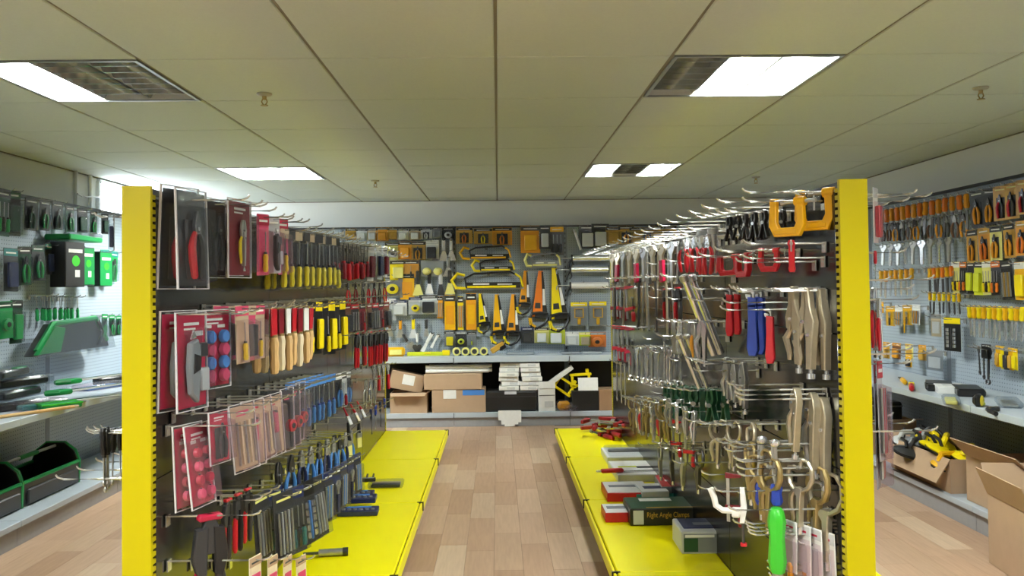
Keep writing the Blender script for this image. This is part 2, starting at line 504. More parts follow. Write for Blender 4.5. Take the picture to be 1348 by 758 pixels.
def aisle_rack(key, s, edge_in, label):
    t = empty('display_rack', (s * 1.041, RY0, 0)); base = Vector((s * 1.041, RY0, 0))
    RACKS[key] = (t, base)
    # everything below in coordinates of the rack: x outward from its middle towards the aisle is -s
    def X(x): return x - base.x
    def Y(y): return y - base.y
    for k in range(NB + 1):
        y = RY0 + k * BAY
        if k in (0, NB):
            d = -1 if k == 0 else 1
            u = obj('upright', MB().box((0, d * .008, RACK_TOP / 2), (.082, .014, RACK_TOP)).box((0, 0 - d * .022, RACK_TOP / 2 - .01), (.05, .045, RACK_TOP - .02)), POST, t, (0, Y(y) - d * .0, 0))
            for f in (-1, 1):
                te = MB(); z = .16
                while z < RACK_TOP - .02:
                    te.box((f * .0385, -d * .009, z), (.006, .02, .012)); z += .0215
                obj('slot_teeth', te, POST, u)
        else:
            obj('upright', MB().box((0, 0, RACK_TOP / 2), (.055, .04, RACK_TOP)), 'black', t, (0, Y(y), 0))
    for f in (-1, 1):                                 # f = side of the rack: towards x = f
        xp = f * .031
        for k in range(NB):
            y0, y1 = RY0 + k * BAY + .0, RY0 + (k + 1) * BAY
            if k == 0: y0 += .03
            zz = [.14, .44, .84, 1.24, RACK_TOP - .03]
            for i in range(4):
                panel_x('back_panel', PEG_BLACK if i == 0 else BLACK_PANEL, t, xp, Y(y0), Y(y1), zz[i], zz[i + 1])
        inner = (f == -s)
        x_in = f * .037
        x_out = X(edge_in) if inner else f * .59
        for k in range(NB):
            y0, y1 = Y(RY0 + k * BAY), Y(RY0 + (k + 1) * BAY)
            w = abs(x_out - x_in) - .02
            xc = (x_in + x_out - f * .02) / 2
            obj('base_deck', MB().bbox((0, 0, 0), (w, y1 - y0 - .003, .02), .003), DECK, t, (xc, (y0 + y1) / 2, .13))
            obj('deck_lip', MB().bbox((0, 0, 0), (.013, y1 - y0 - .003, .06), .003), DECK, t, (x_out - f * .0065, (y0 + y1) / 2, .108))
            obj('kick_plate', MB().box((0, 0, 0), (.012, y1 - y0, .116)), DARK, t, (x_out - f * .055, (y0 + y1) / 2, .06))
        for k in range(NB + 1):
            y = Y(RY0 + k * BAY)
            br = MB().box((x_out - f * .016, y, .139), (.03, .012, .008)).box((x_out + f * .003, y, .118), (.006, .016, .05))
            obj('deck_clip', br, 'black', t)
    cap = MB().box((0, Y(RY0) + NB * BAY / 2 + .012, RACK_TOP - .012), (.05, NB * BAY - .06, .02))
    obj('top_rail', cap, 'black', t)
    tag(t, label, 'display rack', 'black aisle racks with yellow end posts')


aisle_rack('L', -1, -.455, 'black aisle rack with yellow end post and yellow deck, left of the aisle')
aisle_rack('R', 1, .490, 'black aisle rack with yellow end post and yellow deck, right of the aisle')

WT = 2.042
SH_Z = .70


def wall_rack_side(key, s, xp, label):
    t = empty('wall_rack', (xp, 5, 0)); RACKS[key] = (t, Vector((xp, 5, 0)))
    y0, n, b = 1.0, 6, 1.165
    for k in range(n):
        a0, a1 = y0 + k * b - 5, y0 + (k + 1) * b - 5
        zz = [.12, .60, 1.08, 1.56, WT - .02]
        for i in range(4): panel_x('peg_panel', PEG_BLUE, t, s * .012, a0, a1, zz[i], zz[i + 1])
        f0 = -s * (xp * s - 2.63)
        w = abs(f0)
        obj('base_deck', MB().bbox((0, 0, 0), (w - .02, b - .003, .02), .002), RACK_GREY, t, (f0 / 2, (a0 + a1) / 2, .13))
        obj('base_lip', MB().bbox((0, 0, 0), (.014, b - .003, .035), .003), RACK_GREY, t, (f0 + s * .008, (a0 + a1) / 2, .124))
        obj('kick_plate', MB().box((0, 0, 0), (.014, b - .004, .105)), mat('kick_grey', (150, 152, 156), .4), t, (f0 + s * .03, (a0 + a1) / 2, .0535))
        obj('shelf', MB().bbox((0, 0, 0), (w - .02, b - .003, .02), .002), RACK_GREY, t, (f0 / 2, (a0 + a1) / 2, SH_Z - .01))
        obj('shelf_lip', MB().bbox((0, 0, 0), (.014, b - .003, .042), .003), RACK_GREY, t, (f0 + s * .012, (a0 + a1) / 2, SH_Z - .021))
    for k in range(n + 1):
        a = y0 + k * b - 5
        obj('upright', MB().box((s * .024, a, WT / 2), (.04, .05, WT)), mat('upright_grey', (120, 128, 138), .4), t)
        obj('bracket', MB().prism([(0, SH_Z - .022), (-s * .42, SH_Z - .022), (-s * .42, SH_Z - .04), (0, SH_Z - .11)], a - .0015, a + .0015), mat('upright_grey'), t)
    obj('top_cap', MB().box((s * .01, y0 - 5 + n * b / 2, WT - .012), (.036, n * b, .02)), 'charcoal', t)
    tag(t, label, 'wall rack', 'blue-grey pegboard racks round the walls')


XWL, XWR, YWB = -3.13, 3.17, 8.48
wall_rack_side('W', -1, XWL, 'blue-grey pegboard wall rack with green tools along the left wall')
wall_rack_side('E', 1, XWR, 'blue-grey pegboard wall rack along the right wall')
t = empty('wall_rack', (0, YWB, 0)); RACKS['B'] = (t, Vector((0, YWB, 0)))
x0, n, b = -.455 - 2 * 1.165, 5, 1.165
for k in range(n):
    a0, a1 = max(x0 + k * b, -2.6), min(x0 + (k + 1) * b, 2.6)
    zz = [.12, .60, 1.08, 1.56, WT - .02]
    for i in range(4): panel_y('peg_panel', PEG_BLUE_B, t, .012, a0, a1, zz[i], zz[i + 1])
    w = a1 - a0; c = (a0 + a1) / 2
    obj('base_deck', MB().bbox((0, 0, 0), (w - .003, .36, .02), .002), RACK_GREY, t, (c, -.185, .13))
    obj('base_lip', MB().bbox((0, 0, 0), (w - .003, .014, .05), .003), RACK_GREY, t, (c, -.372, .117))
    obj('kick_plate', MB().box((0, 0, 0), (w - .004, .014, .09)), mat('kick_grey'), t, (c, -.35, .046))
    obj('shelf', MB().bbox((0, 0, 0), (w - .003, .34, .02), .002), RACK_GREY, t, (c, -.17, SH_Z - .01))
    obj('shelf_lip', MB().bbox((0, 0, 0), (w - .003, .014, .06), .003), RACK_GREY, t, (c, -.348, SH_Z - .03))
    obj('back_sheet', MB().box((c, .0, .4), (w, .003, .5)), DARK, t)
for k in range(n + 1):
    a = min(max(x0 + k * b, -2.6), 2.6)
    u = obj('upright', MB().box((a, .012, WT / 2), (.045, .03, WT)), mat('upright_grey'), t)
    sl = MB(); z = .75
    while z < WT - .03: sl.box((a, -.0035, z), (.012, .003, .022)); z += .05
    obj('slots', sl, 'black', u)
    obj('bracket', MB().box((a, -.17, SH_Z - .05), (.004, .33, .06)), mat('upright_grey'), t)
    obj('lip_clip', MB().box((a, -.357, SH_Z - .035), (.006, .004, .05)).box((a, -.381, .115), (.006, .004, .05)), 'charcoal', t)
obj('top_cap', MB().box((0, .01, WT - .012), (5.2, .036, .02)), 'charcoal', t)
tag(t, 'blue-grey pegboard rack full of yellow tools on the back wall', 'wall rack', 'blue-grey pegboard racks round the walls')

# faces on which goods hang: (rack, axis, coordinate, outward sign, rotation of the goods)
FACES = {'L': ('L', 0, -1.000, 1, R90), 'R': ('R', 0, 1.000, -1, -R90), 'LO': ('L', 0, -1.082, -1, -R90), 'RO': ('R', 0, 1.082, 1, R90),
         'W': ('W', 0, XWL, 1, R90), 'E': ('E', 0, XWR, -1, -R90), 'B': ('B', 1, YWB, -1, 0.0)}
_hooks = {}
_hook_mesh = {}


def hook(face, p, length):
    rack, ax, c, sg, rz = FACES[face]
    q = _hooks.setdefault(face, [])
    if rack in 'LR': p = Vector((p.x, max(p.y, RY0 + .09), p.z))
    if ax == 0 and p.z > (RACK_TOP - .02 if rack in 'LR' else WT - .02): p = Vector((p.x, p.y, (RACK_TOP if rack in 'LR' else WT) - .03))
    for o in q:
        if (o - p).length < .025: return
    q.append(p.copy())
    L = round(length / .03) * .03
    if L not in _hook_mesh:
        _hook_mesh[L] = MB().box((0, .002, -.012), (.028, .004, .034)).tube([(0, 0, 0), (0, -L * .5, 0), (0, -L + .018, 0), (0, -L, .006), (0, -L - .006, .014)], .0032, 6).mesh('hook', mat('zinc_wire', (214, 214, 210), .25, .7, .05))
    t, base = RACKS[rack]
    pos = Vector(p); pos[ax] = c + sg * .004
    obj('hook', _hook_mesh[L], None, t, pos - base, rz)

# ------------------------------------------------------------------ tool kinds: lists of (part, shape, material); hung at the origin, front towards -y
def mir(poly): return [(-x, z) for x, z in poly][::-1]


def k_pliers(hc='red', head='darksteel', slim=1.0, th=1.0, h2=None):
    a = MB().prism([(-.004, 0), (.004, 0), (.010 * slim + .004, -.035), (.016, -.05), (.013, -.072), (-.013, -.072), (-.016, -.05), (-.010 * slim - .004, -.035)], -.006, .006, .0015)
    out = [('jaws', a, head), ('pivot', MB().cyl((0, -.008, -.056), (0, .008, -.056), .006, n=8), 'steel')]
    for s_ in (-1, 1):
        out.append(('handle', MB().tube([(s_ * .009, 0, -.066), (s_ * .02, 0, -.088), (s_ * .027, 0, -.115), (s_ * .025, 0, -.155), (s_ * .017, 0, -.205), (s_ * .016, 0, -.212)], [v * th for v in (.005, .007, .0085, .0085, .0075, .004)], 7), hc if s_ < 0 else (h2 or hc)))
    return out


def k_lock(body='nickel', nose=0.0, lever=None):
    """locking pliers: channel handle with screw, lever, hooked jaws"""
    n = nose
    up = MB().prism([(.0, .0), (.008, -.002), (.016 - n * .004, -.02 - n * .03), (.021, -.05 - n * .04), (.017, -.10 - n * .04), (.013, -.215), (.001, -.215), (.001, -.10 - n * .04), (-.003, -.06 - n * .04), (.0015, -.03 - n * .02), (-.001, -.01)], -.009, .009, .002)
    lo = MB().prism([(-.002, -.001), (-.003, -.01), (-.0005, -.03 - n * .02), (-.005, -.062 - n * .04), (-.010, -.085 - n * .04), (-.020, -.075 - n * .04), (-.022, -.045 - n * .04), (-.016 + n * .004, -.018 - n * .03), (-.009, -.003)], -.006, .006, .0015)
    le = MB().tube([(-.012, 0, -.078 - n * .04), (-.026, 0, -.105 - n * .04), (-.027, 0, -.14), (-.018, 0, -.185), (-.020, 0, -.205)], [.005, .007, .0075, .006, .004], 7, 1.3)
    return [('handle', up, body), ('lower_jaw', lo, body), ('lever', le, lever or body), ('screw', MB().cyl((.007, 0, -.21), (.007, 0, -.226), .004).cyl((.007, 0, -.226), (.007, 0, -.240), .0085), 'chrome'),
            ('rivet', MB().cyl((-.004, -.011, -.05 - n * .04), (-.004, .011, -.05 - n * .04), .005, n=8), 'chrome'), ('rivet', MB().cyl((.008, -.011, -.085 - n * .04), (.008, .011, -.085 - n * .04), .005, n=8), 'chrome')]


def k_clock(body='nickel', lever=None):
    """locking C-clamp pliers: two long curved arms that meet at the top"""
    out = []
    arm = MB().tube([(.012, 0, -.13), (.045, 0, -.105), (.058, 0, -.07), (.056, 0, -.03), (.042, 0, -.004), (.022, 0, 0), (.014, 0, -.014), (.012, 0, -.03)], [.010, .010, .009, .008, .008, .008, .007, .007], 7, .8)
    arm2 = MB().tube([(-.010, 0, -.13), (-.030, 0, -.105), (-.038, 0, -.07), (-.034, 0, -.04), (-.016, 0, -.032), (.004, 0, -.036)], [.009, .009, .008, .008, .007, .006], 7, .8)
    out += [('upper_arm', arm, body), ('lower_arm', arm2, body)]
    out.append(('handle', MB().prism([(.022, -.115), (.018, -.15), (.014, -.275), (.002, -.275), (.001, -.15), (-.012, -.125), (.0, -.112)], -.010, .010, .002), body))
    out.append(('lever', MB().tube([(-.012, 0, -.128), (-.026, 0, -.155), (-.027, 0, -.19), (-.016, 0, -.24), (-.019, 0, -.262)], [.006, .008, .008, .006, .004], 7, 1.3), lever or body))
    out.append(('screw', MB().cyl((.008, 0, -.27), (.008, 0, -.30), .0085), 'chrome'))
    out.append(('pad', MB().cyl((.012, 0, -.026), (.012, 0, -.034), .011, n=10).cyl((.006, 0, -.036), (.0, 0, -.036), .009, n=8), 'steel'))
    return out


def k_cclamp(col='yellow'):
    po = [(-.072, .004), (-.078, -.11), (-.055, -.155), (.055, -.155), (.078, -.11), (.072, .004), (.042, .004), (.046, -.095), (.034, -.118), (-.034, -.118), (-.046, -.095), (-.042, .004)]
    return [('frame', MB().prism(po, -.014, .014, .003), col), ('rib', MB().prism([(-.05, -.128), (.05, -.128), (.048, -.145), (-.048, -.145)], -.017, .017, .002), col),
            ('screw', MB().cyl((-.012, 0, -.014), (.125, 0, -.014), .008), 'steel'), ('boss', MB().cyl((.036, 0, -.014), (.08, 0, -.014), .019, n=10), col),
            ('swivel_pad', MB().cyl((-.024, 0, -.014), (-.010, 0, -.014), .014, .010), 'steel'), ('tommy_bar', MB().cyl((.116, 0, -.055), (.116, 0, .004), .004), 'steel')]


def k_fclamp(hc='red'):
    bar = MB().box((0, 0, -.16), (.022, .006, .32))
    top = MB().prism([(-.016, 0), (.09, -.004), (.092, -.02), (.06, -.026), (.014, -.034), (-.016, -.034)], -.010, .010, .002)
    sl = MB().prism([(-.018, -.21), (.016, -.21), (.06, -.205), (.094, -.20), (.094, -.226), (.06, -.232), (-.018, -.25)], -.011, .011, .002)
    return [('bar', bar, 'steel'), ('fixed_jaw', top, hc), ('sliding_jaw', sl, hc), ('screw', MB().cyl((.08, 0, -.12), (.08, 0, -.26), .006), 'darksteel'), ('swivel_pad', MB().cyl((.08, 0, -.11), (.08, 0, -.122), .013), 'steel'),
            ('grip', MB().lathe([(.010, -.25), (.014, -.262), (.014, -.33), (.011, -.342), (.004, -.345)], 9, (.08, 0, 0)), hc)]


def k_cform(hc, z0, z1, r):
    H = z0 - z1
    return MB().lathe([(r * .55, z0), (r * .8, z0 - H * .04), (r, z0 - H * .2), (r * .82, z0 - H * .45), (r, z0 - H * .8), (r * .75, z0 - H * .97), (r * .3, z1)], 8)


def k_file(hc='amber', shaft='darksteel'):
    """handle up, blade down"""
    return [('handle', k_cform(hc, 0, -.11, .015), hc), ('ferrule', MB().cyl((0, 0, -.108), (0, 0, -.12), .009), 'steel'), ('blade', MB().prism([(-.008, -.12), (.008, -.12), (.009, -.24), (.004, -.265), (-.004, -.265), (-.009, -.24)], -.003, .003, .0008), shaft)]


def k_driver(hc='yellow', tip='steel', collar='black'):
    """blade up, handle down"""
    return [('blade', MB().cyl((0, 0, -.004), (0, 0, -.125), .0035, n=7).box((0, 0, -.004), (.008, .003, .008)), tip), ('collar', MB().cyl((0, 0, -.115), (0, 0, -.13), .010), collar), ('handle', k_cform(hc, -.125, -.23, .016), hc)]


def k_driver_up(hc='black', tip='steel'):
    """handle up, blade down"""
    return [('handle', k_cform(hc, 0, -.11, .016), hc), ('collar', MB().cyl((0, 0, -.105), (0, 0, -.118), .010), 'charcoal'), ('blade', MB().cyl((0, 0, -.11), (0, 0, -.25), .004, n=7).lathe([(.004, -.25), (.008, -.256), (.007, -.268), (.002, -.274)], 8), tip)]


def k_chisel(hc='wood', band='red'):
    return [('blade', MB().prism([(-.011, -.0), (.011, 0), (.011, -.085), (.006, -.10), (-.006, -.10), (-.011, -.085)], -.0025, .0025), 'steel'), ('sleeve', MB().bbox((0, 0, -.055), (.03, .008, .09), .002), band), ('handle', k_cform(hc, -.10, -.225, .016), hc), ('ferrule', MB().cyl((0, 0, -.096), (0, 0, -.112), .012), 'brass')]


def k_wrench(col='chrome'):
    """combination spanner"""
    hd = [(-.016, -.012), (-.019, -.024), (-.013, -.038), (-.006, -.046), (-.0055, -.165), (.0055, -.165), (.006, -.046), (.013, -.038), (.019, -.024), (.016, -.012), (.010, 0), (.007, -.018), (-.004, -.022), (-.011, -.004)]
    rg = MB().tube([(.012 * math.cos(a * math.pi / 5), 0, -.178 + .012 * math.sin(a * math.pi / 5)) for a in range(10)], .0048, 6, 1.1, closed=True)
    return [('shank', MB().prism(hd, -.0035, .0035, .001), col), ('ring', rg, col)]


def k_adj(col='steel', grip=None):
    """adjustable wrench"""
    hd = [(.0, 0), (.020, -.004), (.030, -.026), (.022, -.05), (.011, -.066), (.010, -.20), (.004, -.208), (-.008, -.206), (-.011, -.195), (-.009, -.066), (-.016, -.056), (-.020, -.036), (-.010, -.034), (.002, -.028)]
    out = [('body', MB().prism(hd, -.006, .006, .0015), col), ('jaw', MB().prism([(-.018, -.006), (-.006, .0), (-.004, -.024), (-.010, -.030), (-.024, -.034), (-.028, -.022)], -.005, .005, .001), col), ('knurl', MB().cyl((-.010, 0, -.046), (.008, 0, -.046), .006, n=8), 'darksteel')]
    if grip: out.append(('grip', MB().prism([(.0125, -.09), (.0125, -.205), (.004, -.213), (-.010, -.211), (-.0135, -.198), (-.0115, -.09)], -.008, .008, .002), grip))
    return out


def k_pipe_wrench(col='red'):
    return [('handle', MB().prism([(-.020, -.08), (.022, -.08), (.022, -.15), (.027, -.29), (.014, -.32), (-.018, -.32), (-.028, -.28), (-.018, -.15)], -.014, .014, .004), col),
            ('housing', MB().prism([(-.018, -.045), (.022, -.05), (.022, -.092), (-.016, -.092)], -.014, .014, .002), col),
            ('hook_jaw', MB().prism([(.012, -.10), (.012, -.02), (-.004, -.004), (-.028, -.006), (-.030, -.016), (-.006, -.022), (.002, -.034), (.002, -.10)], -.007, .007, .001), 'steel'),
            ('heel_jaw', MB().prism([(-.032, -.032), (-.006, -.036), (-.006, -.055), (-.028, -.052)], -.007, .007, .001), 'steel'), ('nut', MB().cyl((.007, 0, -.058), (.007, 0, -.078), .013, n=10), 'darksteel')]


def k_rod(col='chrome', L=.5, r=.011):
    return [('tube', MB().cyl((0, 0, 0), (0, 0, -L), r, n=12), col), ('collar', MB().cyl((0, 0, -.004), (0, 0, -.03), r * 1.35, n=12), 'steel')]


def k_longrod(col='steel', L=.3):
    return [('rod', MB().tube([(0, 0, 0), (.003, 0, -L * .5), (0, 0, -L)], .005, 6), col), ('head', MB().bbox((0, 0, -.01), (.022, .008, .026), .002), col), ('end', MB().cyl((0, 0, -L), (0, 0, -L - .012), .007, n=8), col)]


def k_strapclamp(hc='black'):
    """spring clamp: two grips and jaws"""
    out = []
    for s_ in (-1, 1):
        out.append(('arm', MB().prism([(s_ * .002, -.0), (s_ * .014, -.004), (s_ * .020, -.05), (s_ * .010, -.075), (s_ * .020, -.12), (s_ * .034, -.16), (s_ * .024, -.165), (s_ * .004, -.085), (s_ * .001, -.06), (s_ * .008, -.04)], -.009, .009, .0015), hc))
    out.append(('spring', MB().cyl((0, -.012, -.075), (0, .012, -.075), .010, n=10), 'steel'))
    return out


def k_saw(col='yellow', sleeve='amber'):
    blade = MB().prism([(-.030, 0), (.012, -.004), (.060, -.41), (-.085, -.43), (-.078, -.40)], -.003, .003, .0008)
    h = MB().tube([(-.085, 0, -.40), (-.10, 0, -.45), (-.085, 0, -.515), (-.03, 0, -.535), (.03, 0, -.50), (.062, 0, -.45), (.060, 0, -.40), (-.01, 0, -.39)], [.024, .022, .024, .022, .022, .022, .024, .024], 8, .6, closed=True)
    return [('sleeved_blade', blade, sleeve), ('print_band', MB().prism([(-.002, -.012), (.014, -.012), (.060, -.40), (.016, -.402)], -.0042, .0042, .0005), 'black'), ('print_patch', MB().prism([(.012, -.17), (.030, -.17), (.044, -.32), (.014, -.32)], -.0050, .0050, .0005), 'white'), ('logo_patch', MB().prism([(-.052, -.30), (-.006, -.30), (-.004, -.35), (-.058, -.35)], -.0046, .0046, .0005), 'charcoal'),
            ('handle', h, 'black'), ('grip_inlay', MB().tube([(-.10, 0, -.44), (-.088, 0, -.50), (-.05, 0, -.525)], .024, 7, .7), col), ('thumb_plate', MB().bbox((.0, 0, -.42), (.11, .018, .04), .006), 'black')]


def k_hacksaw(col='yellow', dark='black', w=.56, h=.13):
    """lies level: grip at the left, bow above, blade below; hung from the middle of the bow"""
    fr = MB().tube([(-w * .30, 0, -h * .95), (-w * .32, 0, -h * .35), (-w * .2, 0, -.016), (w * .30, 0, 0), (w * .42, 0, -h * .3), (w * .46, 0, -h * .95)], [.018, .018, .016, .016, .018, .018], 8, .6)
    grip = MB().tube([(-w * .31, 0, -h * .98), (-w * .44, 0, -h * .95), (-w * .5, 0, -h * .5), (-w * .42, 0, -h * .08), (-w * .32, 0, -h * .2)], [.02, .022, .024, .024, .02], 8, .7)
    tip = MB().tube([(w * .36, -.004, -h * .12), (w * .43, -.004, -h * .34), (w * .465, -.004, -h * .92)], .019, 8, .6)
    return [('bow', fr, dark), ('grip', grip, col), ('bow_end', tip, col), ('blade', MB().box((.06 * w, 0, -h), (w * .84, .002, .013)), 'steel'), ('blade_cover', MB().bbox((.06 * w, -.010, -h * .80), (w * .74, .004, h * .36), .001), dark), ('card_sleeve', MB().bbox((.04 * w, -.0135, -h * .9), (w * .66, .003, h * .13), .001), col),
            ('print_line', MB().bbox((-.1 * w, -.0135, -h * .73), (w * .22, .002, h * .09), .0005), 'white'), ('print_line', MB().bbox((.22 * w, -.0135, -h * .75), (w * .2, .002, h * .07), .0005), 'white')]


def k_gun(tubec='pale'):
    """caulking gun lying level, trigger at the left"""
    w = .45
    return [('cradle', MB().cyl((-w * .25, 0, -.032), (w * .5, 0, -.032), .030, n=14), tubec), ('front_plate', MB().cyl((w * .5, 0, -.032), (w * .515, 0, -.032), .034, n=14), 'charcoal'), ('rod', MB().cyl((-w * .5, 0, -.032), (-w * .25, 0, -.032), .006), 'steel'),
            ('rear_plate', MB().cyl((-w * .25, 0, -.032), (-w * .28, 0, -.032), .034, n=14), 'black'), ('trigger_grip', MB().tube([(-w * .28, 0, -.05), (-w * .33, 0, -.085), (-w * .34, 0, -.13)], [.016, .015, .012], 8, .8), 'black'),
            ('trigger', MB().tube([(-w * .26, 0, -.055), (-w * .24, 0, -.09), (-w * .28, 0, -.12)], .008, 6), 'black'), ('rod_hook', MB().tube([(-w * .5, 0, -.032), (-w * .53, 0, -.032), (-w * .54, 0, -.05), (-w * .54, 0, -.07)], .006, 6), 'steel')]


def k_trowel(hc='yellow', blade='steel'):
    return [('blade', MB().prism([(0, -.22), (-.045, -.14), (-.04, -.115), (.04, -.115), (.045, -.14)], -.0015, .0015), blade), ('neck', MB().tube([(0, 0, -.12), (0, -.012, -.105), (0, -.012, -.09)], .005, 6), 'steel'), ('handle', k_cform(hc, 0, -.095, .015), hc)]


def k_scraper(hc='yellow', blade='steel', w=.05):
    return [('handle', MB().bbox((0, 0, -.05), (.026, .018, .10), .005), hc), ('blade', MB().prism([(-.010, -.095), (.010, -.095), (w / 2, -.185), (-w / 2, -.185)], -.001, .001), blade), ('tip', MB().bbox((0, 0, -.006), (.022, .019, .014), .004), 'black')]


def k_brush(hc='red', br='cream'):
    return [('handle', MB().tube([(0, 0, 0), (0, 0, -.06), (0, 0, -.11)], [.009, .012, .018], 8, .5), hc), ('ferrule', MB().bbox((0, 0, -.125), (.05, .018, .035), .002), 'steel'), ('bristles', MB().bbox((0, 0, -.175), (.05, .015, .07), .003), br)]


def k_snips(h1='red', h2='charcoal'):
    """big cutters with thick handles"""
    out = [('jaws', MB().prism([(-.004, 0), (.006, 0), (.03, -.05), (.03, -.10), (-.03, -.10), (-.03, -.05)], -.011, .011, .003), 'charcoal'), ('bumper', MB().bbox((0, 0, -.008), (.06, .026, .016), .004), h1)]
    for s_, c in ((-1, h1), (1, h2)):
        out.append(('arm', MB().prism([(s_ * .006, -.03), (s_ * .035, -.035), (s_ * .045, -.11), (s_ * .03, -.16), (s_ * .010, -.15), (s_ * .008, -.10)], -.014, .014, .004), 'charcoal' if s_ < 0 else 'black'))
        out.append(('grip', MB().tube([(s_ * .025, 0, -.145), (s_ * .03, 0, -.20), (s_ * .028, 0, -.33), (s_ * .026, 0, -.35)], [.013, .017, .016, .009], 8), c))
    return out


def k_hammer(hc='wood'):
    return [('head', MB().bbox((0, 0, -.02), (.11, .028, .03), .006), 'darksteel'), ('handle', MB().tube([(0, 0, -.02), (0, 0, -.15), (0, 0, -.30)], [.010, .012, .015], 8, .7), hc)]


def k_square(col='steel', hc='blue'):
    """T-handled clamp shaft with plastic grip"""
    return [('shaft', MB().cyl((0, 0, 0), (0, 0, -.16), .006, n=8), col), ('ball_head', MB().lathe([(.004, .012), (.013, .006), (.015, -.004), (.011, -.014), (.005, -.018)], 10), 'chrome'), ('fork', MB().tube([(-.012, 0, -.01), (-.012, 0, -.13), (-.004, 0, -.15)], .004, 6), col), ('grip', k_cform(hc, -.155, -.235, .017), hc)]


def k_whiteclamp(col='white'):
    return [('frame', MB().tube([(-.08, 0, 0), (-.068, 0, -.03), (-.062, 0, -.06), (-.04, 0, -.075), (.0, 0, -.075), (.03, 0, -.07)], .011, 8), col), ('jaw', MB().prism([(.02, .008), (.036, .008), (.044, -.06), (.034, -.115), (.018, -.115), (.022, -.06)], -.010, .010, .003), col), ('joint', MB().bbox((.006, 0, -.08), (.03, .026, .034), .005), col), ('screw', MB().cyl((.028, 0, -.10), (.03, 0, -.19), .005), 'darksteel'), ('foot', MB().cyl((.03, 0, -.185), (.03, 0, -.195), .012), 'red')]


